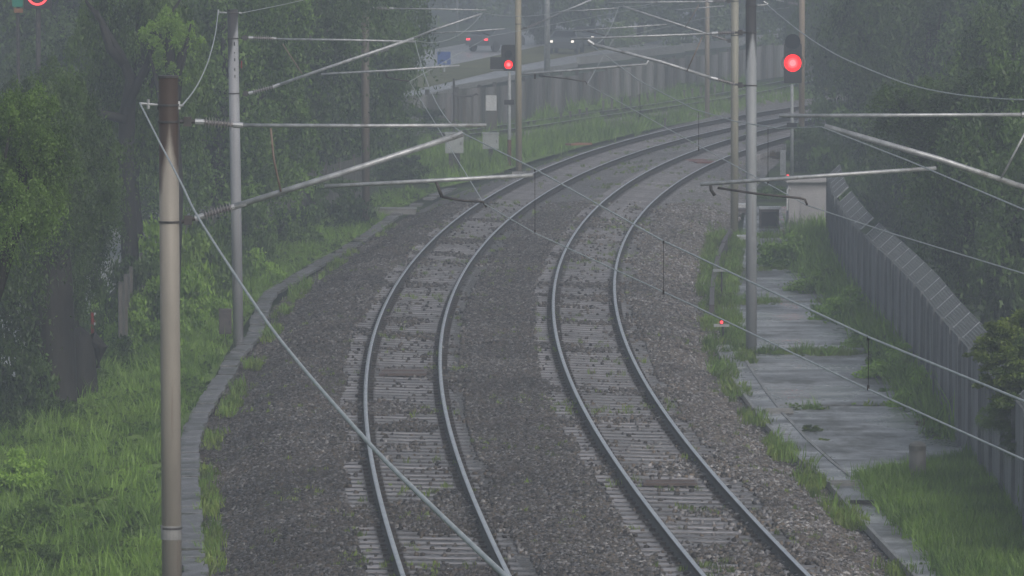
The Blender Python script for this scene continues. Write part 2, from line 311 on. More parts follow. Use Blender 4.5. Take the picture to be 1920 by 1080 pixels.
# ------------------------------------------------------------------ ground sheet
ys = np.unique(np.r_[np.linspace(-60, 60, 9), np.linspace(60, 260, 161), np.linspace(260, 480, 40), np.linspace(480, 1500, 12)])
xs = np.unique(np.r_[np.linspace(-900, -60, 10), np.linspace(-60, -22, 20), np.linspace(-22, 26, 121), np.linspace(26, 60, 16), np.linspace(60, 900, 10)])
gx, gy = np.meshgrid(xs, ys)
gz = zr(gy) - .62 + (vnoise(gx, gy, .35, 1) - .5) * .12 + (vnoise(gx, gy, 1.3, 2) - .5) * .05
o = place('ground', grid_mesh('ground', np.stack([gx, gy, gz], -1), [M['ground']])); o['kind'] = 'structure'

# ------------------------------------------------------------------ ballast bed
LE = [(398, 1110), (388, 1000), (378, 930), (374, 870), (390, 800), (425, 745), (450, 700), (470, 655), (495, 610), (525, 572), (565, 535), (625, 492), (695, 450), (765, 405), (835, 368), (900, 345), (1010, 308), (1100, 281), (1180, 259), (1280, 235), (1400, 211), (1520, 193)]
RE = [(1722, 1110), (1660, 1035), (1612, 975), (1560, 925), (1500, 880), (1440, 810), (1400, 750), (1372, 700), (1345, 640), (1330, 590), (1325, 550), (1333, 500), (1350, 465), (1368, 430), (1385, 395), (1410, 350), (1440, 312), (1480, 282), (1530, 257), (1600, 232)]
le = np.array([G(a, b, -.45) for a, b in LE]); re_ = np.array([G(a, b, -.45) for a, b in RE])
def edge(E, y):
    x = np.interp(y, E[:, 1], E[:, 0])
    k0 = (E[2, 0] - E[0, 0]) / (E[2, 1] - E[0, 1]); x = np.where(y < E[0, 1], E[0, 0] + k0 * (y - E[0, 1]), x)
    k1 = (E[-1, 0] - E[-2, 0]) / (E[-1, 1] - E[-2, 1]); return np.where(y > E[-1, 1], E[-1, 0] + k1 * (y - E[-1, 1]), x)
def bed_z(x, y):
    xl = np.interp(y, YL, XL); hd = np.interp(y, YL, HD); sp = np.interp(y, YL, SPC); d = (x - xl) * np.cos(hd)
    c = cant(y); f = np.where(d < -1.2, 1.25, np.where(d < .8, .5 - d / 1.505, 0))
    u = np.clip((d - .8) / np.maximum(sp - 2.0, .1), 0, 1); mid = -.03 + u * 1.25
    f = np.where((d >= .8) & (d < sp - 1.2), mid, f); f = np.where((d >= sp - 1.2) & (d < sp + .8), .5 - (d - sp) / 1.505, f); f = np.where(d >= sp + .8, -.03, f)
    z = zr(y) - .19 + c * f
    e0 = edge(le, y); e1 = edge(re_, y); a = np.clip((x - e0) * np.cos(hd) / 1.6, 0, 1); b = np.clip((e1 - x) * np.cos(hd) / 1.4, 0, 1)
    k = a * a * (3 - 2 * a) * b * b * (3 - 2 * b)
    inn = (np.abs(d) < 1.32) | (np.abs(d - sp) < 1.32); z = z + .008 * inn
    base = zr(y) - .56
    return base + (z - base) * k + (vnoise(x, y, 2.2, 5) - .5) * .05 * (np.abs(d) > 1.3) * (np.abs(d - sp) > 1.3) + (vnoise(x, y, .4, 6) - .5) * .03 * (1 - inn)
yb = np.r_[np.linspace(52, 170, 300), np.linspace(170.6, 284, 150)]
rows = []
for y in yb:
    e0, e1 = float(edge(le, y)) - .15, float(edge(re_, y)) + .1
    if e1 - e0 < 4: e1 = e0 + 4
    rows.append(np.stack([np.linspace(e0, e1, 72), np.full(72, y)], 1))
PB = np.array(rows); pz = bed_z(PB[..., 0], PB[..., 1])
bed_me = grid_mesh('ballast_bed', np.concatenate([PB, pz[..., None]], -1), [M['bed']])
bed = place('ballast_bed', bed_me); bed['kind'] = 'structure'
def sub_grid(name, P, y0, y1, dens=None):
    r = (P[:, 0, 1] >= y0) & (P[:, 0, 1] <= y1); Q = P[r]; me = grid_mesh(name, Q, [])
    if dens is not None:
        a = me.attributes.new('dens', 'FLOAT', 'POINT'); a.data.foreach_set('value', dens(Q[..., 0].ravel(), Q[..., 1].ravel()).astype(np.float32))
    return me

# ------------------------------------------------------------------ scatter (geometry nodes)
def scatter(name, me, sources, density, smin, smax, tilt=.3, seed=0, kind='stuff', zs=1.0):
    c = bpy.data.collections.new(name + '_kit')
    for i, (sm) in enumerate(sources):
        so_ = bpy.data.objects.new(name + '_piece', sm); c.objects.link(so_)
    g = bpy.data.node_groups.new(name + '_scatter', 'GeometryNodeTree')
    g.interface.new_socket('Geometry', in_out='INPUT', socket_type='NodeSocketGeometry'); g.interface.new_socket('Geometry', in_out='OUTPUT', socket_type='NodeSocketGeometry')
    N = g.nodes; L = g.links; gi = N.new('NodeGroupInput'); go = N.new('NodeGroupOutput')
    dp = N.new('GeometryNodeDistributePointsOnFaces'); dp.inputs['Seed'].default_value = seed
    na = N.new('GeometryNodeInputNamedAttribute'); na.data_type = 'FLOAT'; na.inputs['Name'].default_value = 'dens'
    mu = N.new('ShaderNodeMath'); mu.operation = 'MULTIPLY'; mu.inputs[1].default_value = density
    L.new(na.outputs['Attribute'], mu.inputs[0]); L.new(mu.outputs[0], dp.inputs['Density']); L.new(gi.outputs[0], dp.inputs['Mesh'])
    ci = N.new('GeometryNodeCollectionInfo'); ci.inputs['Collection'].default_value = c; ci.inputs['Separate Children'].default_value = True; ci.inputs['Reset Children'].default_value = True
    ip = N.new('GeometryNodeInstanceOnPoints'); ip.inputs['Pick Instance'].default_value = True
    rv = N.new('FunctionNodeRandomValue'); rv.data_type = 'FLOAT_VECTOR'; rv.inputs[0].default_value = (-tilt, -tilt, 0); rv.inputs[1].default_value = (tilt, tilt, 6.283)
    rs = N.new('FunctionNodeRandomValue'); rs.data_type = 'FLOAT'; rs.inputs[2].default_value = smin; rs.inputs[3].default_value = smax; rs.inputs['Seed'].default_value = 3
    L.new(dp.outputs['Points'], ip.inputs['Points']); L.new(ci.outputs[0], ip.inputs['Instance']); L.new(rv.outputs[0], ip.inputs['Rotation']); L.new(rs.outputs[1], ip.inputs['Scale'])
    L.new(ip.outputs[0], go.inputs[0])
    o = bpy.data.objects.new(name, me); col.objects.link(o); md = o.modifiers.new('scatter', 'NODES'); md.node_group = g; o['kind'] = kind
    return o
def rock(i):
    r = np.random.default_rng(i); v = np.array([[x, y, z] for x in (-1, 1) for y in (-1, 1) for z in (-1, 1)], float) * .5
    v *= r.uniform(.55, 1.25, (8, 3)); v *= np.array([1.25, .95, .75]); v *= .028 / .5
    return npmesh('stone', v, [(0, 1, 3, 2), (4, 6, 7, 5), (0, 4, 5, 1), (2, 3, 7, 6), (0, 2, 6, 4), (1, 5, 7, 3)], [M['stone']])
rocks = [rock(i) for i in range(6)]
def bed_dens(x, y):
    xl = np.interp(y, YL, XL); hd = np.interp(y, YL, HD); sp = np.interp(y, YL, SPC); d = (x - xl) * np.cos(hd)
    n = vnoise(x, y, .5, 11) * .6 + vnoise(x, y, 1.4, 12) * .4
    d2 = d - sp
    on1 = np.abs(d) < 1.3; on2 = np.abs(d2) < 1.3
    mid = np.clip((n - .38) * 3.2, .05, 1) * np.where(np.abs(np.where(on1, d, d2)) < .62, 1, .55)
    k = np.where(y < 92, .85, 0) * on1 * (n > .3)
    out = np.where(on1 | on2, np.clip((n - .60) * 2.6, .012, .5), 1.0)
    return out
PBZ = np.concatenate([PB, (pz + .012)[..., None]], -1)
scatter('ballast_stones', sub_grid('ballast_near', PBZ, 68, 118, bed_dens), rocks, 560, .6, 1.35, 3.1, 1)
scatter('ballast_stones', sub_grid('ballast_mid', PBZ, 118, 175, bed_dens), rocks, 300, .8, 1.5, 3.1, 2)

# ------------------------------------------------------------------ tracks: rails, sleepers, fastenings
PROFILE = [(-.036, 0), (.036, 0), (.036, -.03), (.009, -.045), (.009, -.135), (.07, -.15), (.07, -.162), (-.07, -.162), (-.07, -.15), (-.009, -.135), (-.009, -.045), (-.036, -.03)]
def rail_mesh(P, prof=PROFILE):
    P = P[::2] if len(P) > 300 else P; d = np.gradient(P, axis=0); d /= np.linalg.norm(d, axis=1)[:, None]; side = np.stack([d[:, 1], -d[:, 0], 0 * d[:, 0]], 1)
    n = len(prof); V = np.array([P + side * a + np.array([0, 0, b]) for a, b in prof]).transpose(1, 0, 2).reshape(-1, 3)
    i = np.arange(len(P) - 1)[:, None] * n; k = np.arange(n)[None]; k2 = (k + 1) % n
    Fc = np.stack([i + k, i + k2, i + n + k2, i + n + k], -1).reshape(-1, 4); me = npmesh('rail', V, Fc, [M['rail_side'], M['rail_top']])
    mi = np.zeros(len(Fc), np.int32); mi[0::n] = 1; me.polygons.foreach_set('material_index', mi); return me
def sleeper_mesh():
    b = MB(); xs_ = [-1.25, -.95, -.55, 0, .55, .95, 1.25]; hw = [.125, .13, .12, .10, .12, .13, .125]; zt = [-.004, 0, -.002, -.004, -.002, 0, -.004]
    vs_ = []
    for x, h, z in zip(xs_, hw, zt):
        vs_ += [(x, -h - .02, -.2), (x, -h, z - .006), (x, -h + .012, z), (x, h - .012, z), (x, h, z - .006), (x, h + .02, -.2)]
    fs = [(i * 6 + k, (i + 1) * 6 + k, (i + 1) * 6 + k + 1, i * 6 + k + 1) for i in range(6) for k in range(5)] + [(0, 1, 2, 3, 4, 5), (41, 40, 39, 38, 37, 36)]
    b.add(vs_, [f[::-1] for f in fs]); me = bpy.data.meshes.new('sleeper'); me.from_pydata(b.v, [], b.f); me.materials.append(M['sleeper']); return me
SLP = sleeper_mesh()
for which, (X, Y) in enumerate(((XL, YL), (XR, YR))):
    t = thing('railway_track', (float(X[36]), float(Y[36]), 0), ['left railway track, its outer rail curving past the grassy left bank', 'right railway track, beside the pale ballast and the concrete apron'][which], 'railway track', 'curving ballasted tracks')
    for d in (-.7525, .7525): place('rail', rail_mesh(rail_line(X, Y, d)), t.location, parent=t).location = -Vector(t.matrix_world.translation)
    fb = MB(); s = -9.0; i = 0
    while i < 300 and s < 176:
        x = float(np.interp(s, S, X)); y = float(np.interp(s, S, Y)); h = float(np.interp(s, S, HD)); cz = float(cant(y)); z = float(zr(y)) + cz * .5 - .168
        p = place('sleeper', SLP, (x, y, z + random.uniform(-.003, .003)), parent=t)
        p.rotation_euler = (0, math.atan2(cz, 1.505), -h + random.uniform(-.006, .006)); i += 1
        if y < 135:
            for d in (-.7525, .7525):
                for e in (-.105, .105):
                    q = Vector((x + (d + e) * math.cos(h), y - (d + e) * math.sin(h), z + cz * (-d / 1.505) + .02)); fb.box(q, (.09, .10, .045), -h)
        s += .62
    fb.build('rail_fastenings', 'fasten', t, kind='stuff')
# covers lying between the rails
def track_plate(px, py, w_, l_, h_, m, label, name='track_plate', cat='track plate', rz=0):
    p = G(px, py, -.14); b = MB(); b.box(p + Vector((0, 0, h_ / 2)), (w_, l_, h_), rz); b.box(p + Vector((0, 0, h_ + .012)), (w_ * .9, l_ * .12, .024), rz); return tag(b.build(name, m), label, cat)
track_plate(756, 700, .98, 1.25, .05, 'plate', 'flat brown plate lying between the rails of the left track')
track_plate(1256, 908, .9, .5, .05, 'plate', 'thin dark plate between the rails of the right track, near the camera')
track_plate(1304, 303, .9, 3.0, .06, 'redplate', 'reddish plate between the far rails of the right track', rz=.3)
track_plate(1085, 272, .35, 1.1, .08, 'orange', 'orange and white block lying beside the far curve of the left track', 'track_block', 'block', rz=-.9)

# ------------------------------------------------------------------ left trough path of concrete slabs
PATH = [(366, 1110), (366, 1075), (360, 1010), (357, 960), (353, 900), (354, 855), (366, 800), (383, 765), (402, 735), (425, 700), (440, 668), (478, 630), (484, 600), (496, 570), (510, 550), (535, 535), (565, 515), (600, 495), (645, 468), (685, 446), (715, 423), (745, 402), (787, 381), (815, 367), (840, 357), (872, 346)]
pp = np.array([G(a, b, -.37) for a, b in PATH]); dl = np.r_[0, np.cumsum(np.hypot(*np.diff(pp[:, :2], axis=0).T))]
troot = thing('cable_trough', pp[0], 'narrow grey path of concrete trough covers winding down the left edge of the ballast', 'cable trough')
tb = MB(); tb.box((0, 0, 0), (.36, .95, .07)); tb_me = bpy.data.meshes.new('cover_slab'); tb_me.from_pydata(tb.v, [], tb.f); tb_me.materials.append(M['path'])
s = 0.0; k = 0
while s < dl[-1] - 1 and k < 290:
    c = [float(np.interp(s + .5, dl, pp[:, j])) for j in range(3)]; d = [float(np.interp(s + 1, dl, pp[:, j]) - np.interp(s, dl, pp[:, j])) for j in range(2)]
    if c[1] > 135 and random.random() < .28: s += 1; continue
    p = place('cover_slab', tb_me, c, parent=troot); p.location.z += random.uniform(-.02, .02); p.location.x += random.uniform(-.025, .025)
    p.rotation_euler = (random.uniform(-.012, .012), random.uniform(-.02, .02), math.atan2(d[1], d[0]) - math.pi / 2 + random.uniform(-.035, .035)); s += .985; k += 1
b = MB(); q = G(741, 396, -.30); b.box(q, (1.35, .9, .16)); b.box(q + Vector((0, 0, .095)), (1.4, .95, .03)); tag(b.build('concrete_cover', 'concrete'), 'thick pale concrete cover slab across the far end of the trough path', 'cover slab')

# ------------------------------------------------------------------ right side: retaining edge, apron, drain
def ribbon(name, L_, R_, m, off=0, sub=6, z=None):
    A = np.array([G(*p, off) for p in L_]); B = np.array([G(*p, off) for p in R_]); n = len(A); u = np.linspace(0, n - 1, (n - 1) * sub + 1); i = np.arange(n)
    A2 = np.stack([np.interp(u, i, A[:, k]) for k in range(3)], 1); B2 = np.stack([np.interp(u, i, B[:, k]) for k in range(3)], 1)
    P = np.stack([A2 + (B2 - A2) * t for t in np.linspace(0, 1, 5)], 1); return place(name, grid_mesh(name, P, [M[m] if isinstance(m, str) else m]))
ap = thing('concrete_apron', G(1500, 650, -.45), '', ''); del ap['label']; del ap['category']; ap['kind'] = 'structure'
ROWS = [((1398, 386), (1480, 386)), ((1392, 441), (1545, 441)), ((1372, 505), (1592, 505)), ((1352, 569), (1650, 569)), ((1378, 664), (1740, 664)), ((1447, 764), (1815, 764)), ((1608, 905), (1880, 850))]
for i in range(len(ROWS) - 1):
    (a, b_), (c, d) = ROWS[i], ROWS[i + 1]
    if i < len(ROWS) - 2: c, d = (c[0], c[1] - 5), (d[0], d[1] - 5)
    q = [G(*c, -.43), G(*d, -.43), G(*b_, -.43), G(*a, -.43)]
    mb = MB(); dz = Vector((0, 0, .2)); dzt = random.uniform(-.02, .03)
    q = [p + Vector((0, 0, dzt)) for p in q]
    mb.add([p - dz for p in q] + q, [(3, 2, 1, 0), (4, 5, 6, 7), (0, 1, 5, 4), (1, 2, 6, 5), (2, 3, 7, 6), (3, 0, 4, 7)]); mb.build('apron_slab', 'slab', ap)
# low edge wall that holds the ballast
EW = [(1372, 424), (1366, 436), (1350, 465), (1340, 490), (1333, 520), (1328, 550), (1327, 585)]
b = MB(); P = [G(x, y, -.40) for x, y in EW]; 
for i in range(len(P) - 1):
    d = (P[i + 1] - P[i]); b.box((P[i] + P[i + 1]) / 2 + Vector((.1, 0, 0)), (.12, d.length + .02, .34), math.atan2(d.y, d.x) - math.pi / 2)
tag(b.build('edge_wall', 'boxbrown'), 'low dark concrete edge holding the pale ballast beside the apron', 'edge wall')
DR = [(1362, 648), (1385, 692), (1413, 735), (1445, 778), (1487, 825), (1535, 870), (1580, 905), (1615, 945), (1655, 988), (1700, 1035), (1750, 1085), (1775, 1112)]
dp_ = [G(x, y, -.40) for x, y in DR]; rt = thing('drain_channel', dp_[0], 'pale concrete drain channel running down between the ballast and the wet apron', 'drain')
b = MB(); bl = MB()
for i in range(len(dp_) - 1):
    a, c = dp_[i], dp_[i + 1]; d = (c - a); rz = math.atan2(d.y, d.x) - math.pi / 2; m_ = (a + c) / 2
    b.box(m_ - Vector((0, 0, .02)), (.44, d.length + .02, .08), rz)
    for sd_ in (-1, 1): bl.box(m_ + Matrix.Rotation(rz, 3, 'Z') @ Vector((sd_ * .25, 0, -.02)), (.06, d.length + .02, .12), rz)
b.build('channel_bed', 'slab', rt); bl.build('channel_kerb', 'concrete', rt)
for px, py in ((1460, 771), (1585, 907)):
    b = MB(); q = G(px, py, -.36); b.box(q, (.55, .35, .06), .05); b.box(q + Vector((0, .02, .045)), (.5, .1, .03), .05); tag(b.build('drain_cover', 'concrete'), {1460: 'small cover bridging the drain channel at the middle of the apron', 1585: 'small cover bridging the drain channel at the corner of the bright grass'}[px], 'drain cover')
b = MB(); q = G(1618, 947, -.42); b.box(q, (.42, .5, .12)); b.box(q + Vector((0, -.2, .08)), (.46, .12, .05)); tag(b.build('drain_pipe', 'black'), 'short dark pipe mouth crossing the drain beside the bright grass', 'drain pipe')

# ------------------------------------------------------------------ road beyond the trees
LO1 = [(-420, 1150), (0, 770), (300, 450), (560, 268), (660, 224), (760, 192), (850, 169), (975, 142), (1110, 114), (1300, 80), (1500, 52)]
HI1 = [(-420, 800), (0, 560), (300, 345), (560, 232), (660, 200), (760, 172), (850, 152), (975, 122), (1110, 97), (1300, 66), (1500, 41)]
LO2 = [(-420, 640), (0, 470), (300, 300), (560, 205), (660, 166), (760, 138), (880, 115), (1000, 89), (1110, 66), (1300, 38), (1500, 15)]
HI2 = [(-420, 470), (0, 370), (300, 235), (560, 160), (660, 130), (760, 102), (880, 80), (1000, 55), (1110, 38), (1300, 14), (1500, -4)]
r1 = ribbon('road', LO1, HI1, 'asphalt_glare', -.42); r1['kind'] = 'structure'
r2 = ribbon('road', LO2, HI2, 'asphalt_glare', -.42); r2['kind'] = 'structure'
def lerp_pts(A, B, t): return [(a[0] + (b[0] - a[0]) * t, a[1] + (b[1] - a[1]) * t) for a, b in zip(A, B)]
for A, B in ((LO1, HI1), (LO2, HI2)):
    for t in (.06, .5, .94): 
        rr = ribbon('road_marking', lerp_pts(A, B, t - .012), lerp_pts(A, B, t + .012), 'paint', -.412); rr['kind'] = 'structure'
md = ribbon('grass_median', HI1[2:], LO2[2:], mat('median', (.10, .11, .03), (.17, .17, .05), .5, rough=.8), -.40); md['kind'] = 'structure'
# kerb walls of the road
def wall_px(name, pts, h, th, m, off, label, cat):
    P = [G(x, y, off) for x, y in pts]; b = MB()
    for i in range(len(P) - 1):
        d = P[i + 1] - P[i]; b.box((P[i] + P[i + 1]) / 2 + Vector((0, 0, h / 2)), (th, d.length + .05, h), math.atan2(d.y, d.x) - math.pi / 2)
    o_ = b.build(name, m); return tag(o_, label, cat)
wall_px('road_barrier', [(1085, 122), (1180, 110), (1280, 97), (1390, 84), (1520, 68), (1640, 56)], .45, .25, 'concrete', -.4, 'pale concrete barrier wall along the road behind the far fence', 'barrier')
wall_px('road_kerb', [(690, 222), (760, 196), (850, 172), (975, 145), (1080, 124)], .25, .2, 'concrete', -.42, 'low pale kerb along the near side of the wet road', 'kerb')

# ------------------------------------------------------------------ third track behind the grass
T3 = [(850, 250), (895, 246), (980, 234), (1100, 216), (1200, 203), (1280, 191), (1363, 178), (1420, 167), (1467, 157), (1513, 148), (1573, 137), (1640, 127)]
p3 = np.array([G(a, b, 0.0) for a, b in T3]); l3 = np.r_[0, np.cumsum(np.hypot(*np.diff(p3[:, :2], axis=0).T))]; u = np.arange(0, l3[-1], 1.5)
c3 = np.stack([np.interp(u, l3, p3[:, k]) for k in range(3)], 1)
for _ in range(6): c3[1:-1] = (c3[:-2] + 2 * c3[1:-1] + c3[2:]) / 4
d3 = np.gradient(c3, axis=0); d3 /= np.linalg.norm(d3, axis=1)[:, None]; s3 = np.stack([d3[:, 1], -d3[:, 0], 0 * d3[:, 0]], 1)
t3 = thing('railway_track', c3[0], 'distant third railway track crossing behind the grass below the grey fence', 'railway track')
for d in (-.7525, .7525): place('rail', rail_mesh(c3 + s3 * d), (0, 0, 0), parent=t3).location = -Vector(t3.matrix_world.translation)
b = MB()
for i in range(0, int(l3[-1] / .75)):
    q = Vector([float(np.interp(i * .75, u, c3[:, k])) for k in range(3)]); dd = [float(np.interp(i * .75, u, d3[:, k])) for k in range(2)]
    b.box(q - Vector((0, 0, .25)), (2.4, .24, .16), math.atan2(dd[1], dd[0]) - math.pi / 2)
b.build('sleepers', 'sleeper', t3, kind='stuff')
P = np.stack([c3 + s3 * a + np.array([0, 0, z]) for a, z in ((-2.4, -.6), (-1.6, -.32), (1.6, -.32), (2.4, -.6))], 1); o = place('ballast_bed', grid_mesh('ballast_bed', P, [M['bed']])); o['kind'] = 'structure'
# low marker posts along it
PO = [(1052, 238), (1069, 236), (1087, 232), (1100, 229), (1131, 208), (1147, 205), (1166, 201), (1182, 199), (1198, 196), (1214, 193), (1228, 189), (1247, 243), (1283, 187), (1298, 184), (1314, 181), (1340, 176), (1356, 174)]
for i, (px, py) in enumerate(PO):
    p = G(px, py + 7, -.5); hgt = .75 if i < 4 else .6; b = MB(); b.box(p + Vector((0, 0, hgt / 2)), (.11, .11, hgt), taper=.85); b.box(p + Vector((0, 0, hgt + .02)), (.14, .14, .05))
    tag(b.build('marker_post', 'post'), 'short dark post standing in the grass along the distant third track' if i >= 4 else ('leftmost', 'second from left', 'third from left', 'fourth from left')[i] + ' of the tall dark posts in the grass below the third track', 'post', 'dark posts along the third track')

# ------------------------------------------------------------------ fences
def corr_panel(L_, H_, pitch=.25, depth=.05):
    n = max(2, int(L_ / (pitch / 4))); v = []; 
    for i in range(n + 1):
        x = L_ * i / n; ph = (i % 4); y = depth * (0, 1, 1, 0)[ph]; v += [(x, y, 0), (x, y, H_)]
    return v, [(2 * i, 2 * i + 2, 2 * i + 3, 2 * i + 1) for i in range(n)]
def mesh_from(name, v, f, m):
    me = bpy.data.meshes.new(name); me.from_pydata(v, [], f); me.materials.append(M[m] if isinstance(m, str) else m); return me
def along(P, step):
    P = np.array(P); l = np.r_[0, np.cumsum(np.linalg.norm(np.diff(P[:, :2], axis=0), axis=1))]; n = int(l[-1] / step)
    return [Vector([float(np.interp(i * step, l, P[:, k])) for k in range(3)]) for i in range(n + 1)]
# right fence: corrugated sheets with outward-leaning mesh tops
FR = [W(x, y, 1) for x, y in ()]
def on_height(px, py, h):                    # point at h above ground level seen at px,py
    return G(px, py, h - .5)
FT = [(1552, 330), (1560, 362), (1578, 392), (1600, 422), (1632, 455), (1664, 482), (1695, 513), (1728, 548), (1760, 592), (1792, 628), (1835, 675), (1885, 730), (1940, 795), (2000, 862)]
HF = 2.05
base_r = [on_height(x, y, HF) - Vector((0, 0, HF)) for x, y in FT]
pts = along(base_r, 2.45); fr = thing('corrugated_fence', pts[0], 'tall grey corrugated fence with angled mesh top along the right side', 'fence')
cp = mesh_from('fence_panel', *corr_panel(2.41, HF, .34, .06), 'corr')
pb = MB(); pb.box((0, 0, HF / 2 + .02), (.09, .09, HF + .06)); pm = mesh_from('fence_post', pb.v, pb.f, 'mesh')
om = MB(); om.tube([(0, 0, HF), (.36, 0, HF + .33)], .022, 6); omm = mesh_from('fence_bracket', om.v, om.f, 'galv')
mp_ = MB(); R_ = 2.34
for k in range(26): x = .04 + R_ * k / 26; mp_.box((0, x, 0), (.50, .012, .012))
for k in range(9): mp_.box((-.24 + .06 * k, R_ / 2, 0), (.012, R_, .012))
mpm = mesh_from('mesh_panel', mp_.v, mp_.f, 'mesh')
sheet = MB(); sheet.box((0, R_ / 2, 0), (.46, R_ - .04, .006)); 
for i in range(len(pts) - 1):
    a, c = pts[i], pts[i + 1]; d = c - a; ang = math.atan2(d.y, d.x)
    place('fence_panel', cp, a, ang, parent=fr); place('fence_post', pm, a + Vector((0, 0, 0)), ang, parent=fr)
    out = Vector((d.y, -d.x, 0)).normalized()
    if out.x < 0: out = -out
    Rm = Matrix.Rotation(math.atan2(out.y, out.x), 4, 'Z'); 
    q = place('fence_bracket', omm, a, math.atan2(out.y, out.x), parent=fr)
    # mesh sheet leaning outwards between brackets
    n_ = (out * .36 + Vector((0, 0, .33))); ctr = a + Vector((0, 0, HF)) + n_ * .5
    if i not in (5, 11):
        X = n_.normalized(); Yv = d.normalized(); Z = X.cross(Yv).normalized(); Mx = Matrix((X, Yv, Z)).transposed().to_4x4()
        q = place('mesh_panel', mpm, (0, 0, 0), parent=fr); q.matrix_local = Matrix.Translation(ctr - Vector(fr.matrix_world.translation)) @ Mx
# far fence of upright sheets
FB = [(700, 262), (790, 252), (885, 243), (980, 224), (1060, 212), (1150, 197), (1280, 173), (1400, 153), (1500, 139), (1570, 130), (1660, 120)]
pts = along([G(x, y, -.55) for x, y in FB], 2.6); ff = thing('metal_fence', pts[0], 'long grey sheet metal fence between the third track and the road', 'fence')
cpf = [mesh_from('fence_panel', *corr_panel(2.5, h, .5, .05), 'corr_far') for h in (1.75, 1.82, 1.7)]
pb = MB(); pb.box((0, 0, .95), (.14, .14, 1.9)); pmf = mesh_from('fence_post', pb.v, pb.f, 'post')
for i in range(len(pts) - 1):
    d = pts[i + 1] - pts[i]; ang = math.atan2(d.y, d.x); place('fence_panel', cpf[random.randrange(3)], pts[i] + Vector((.05, 0, 0)), ang, parent=ff); place('fence_post', pmf, pts[i], ang, parent=ff)
# left fence overgrown with climbers
FL = [(225, 690), (262, 625), (330, 560), (420, 500), (520, 450), (620, 410), (700, 385)]
pts = along([G(x, y, -.55) for x, y in FL], 2.5); fl = thing('board_fence', pts[0], 'weathered dark fence half hidden under climbing plants behind the left bank', 'fence')
cpl = mesh_from('fence_panel', *corr_panel(2.44, 1.75, .3, .04), mat('fenceleft', (.07, .075, .07), (.12, .125, .12), 2, rough=.7)); pb = MB(); pb.box((0, 0, .95), (.08, .08, 1.9)); pml = mesh_from('fence_post', pb.v, pb.f, 'post')
for i in range(len(pts) - 1):
    d = pts[i + 1] - pts[i]; ang = math.atan2(d.y, d.x); place('fence_panel', cpl, pts[i], ang, parent=fl); place('fence_post', pml, pts[i] + Vector((.02, -.05, 0)), ang, parent=fl)
FENCE_L = pts

# ------------------------------------------------------------------ overhead line masts
def insulator(b, A, B, n=9, r0=.030, r1=.075):
    A, B = Vector(A), Vector(B); d = B - A; b.tube([A, B], r0, 8)
    for k in range(n):
        t = (k + .7) / (n + .4); c = A + d * t; u = d.normalized() * .008; b.tube([c - u, c, c + u], [r0, r1, r0], 12, cap=False)
def mast(base, top, r, label, zstain, base_col=(.21, .205, .185), dark=(.055, .042, .036), D=None, spec=None, r_top=None):
    t = thing('overhead_line_mast', base, label, 'mast', 'overhead line masts'); b = MB(); base, top = Vector(base), Vector(top)
    b.tube([base - Vector((0, 0, .4)), base.lerp(top, .5), top], [r, (r + (r_top or r)) / 2, r_top or r], 20)
    b.build('pole', pole_mat('pole_coating', zstain - base.z, base_col, dark), t, smooth=True)
    MB().tube([top, top + Vector((0, 0, .03))], (r_top or r) * 1.06, 16).build('pole_cap', 'darksteel', t)
    if not spec: return t
    w_ = lambda p: W(p[0], p[1], D)
    for py in spec.get('straps', ()):
        zc = w_((960, py)).z; f = (zc - base.z) / (top.z - base.z); c = base.lerp(top, f); MB().tube([c - Vector((0, 0, .014)), c + Vector((0, 0, .014))], r * 1.08, 20).build('strap', 'darksteel', t)
    for key, m, rad in (('top_tube', 'galv', .026), ('diagonal_tube', 'galv', .040), ('registration_tube', 'galv', .028), ('brace_rod', 'brownrod', .014), ('steady_arm', 'darksteel', .016), ('drop_bracket', 'darksteel', .022)):
        if key in spec:
            P = [w_(p) for p in spec[key]]
            if key in ('registration_tube', 'steady_arm', 'drop_bracket', 'brace_rod'): P = [p - Vector((0, .06, 0)) for p in P]
            o_ = MB().tube(P, rad * spec.get('k', 1), 10).build(key, m, t, smooth=True)
            if key in ('diagonal_tube', 'top_tube', 'registration_tube'):
                MB().tube([P[-1] - (P[-1] - P[0]).normalized() * .04, P[-1]], rad * 1.35, 10).build('tube_clamp', 'darksteel', o_).location -= Vector(0 * P[0])
    for A, B in spec.get('insulators', ()):
        b = MB(); insulator(b, w_(A), w_(B)); o_ = b.build('insulator', 'porcelain', t)
    for A, B in spec.get('fittings', ()): MB().tube([w_(A), w_(B)], .04, 8).build('end_fitting', 'galv', t)
    for A, B in spec.get('clevis', ()): 
        a_, b_ = w_(A), w_(B); bb = MB(); bb.tube([a_, b_], .03, 6); bb.box(a_.lerp(b_, .5), (.1, .07, .12)); bb.build('hinge_bracket', 'darksteel', t)
    for A, B, m in spec.get('rods', ()): MB().tube([w_(A), w_(B)], .018, 8).build('wire_bracket', m, t)
    return t
D1 = 68.5
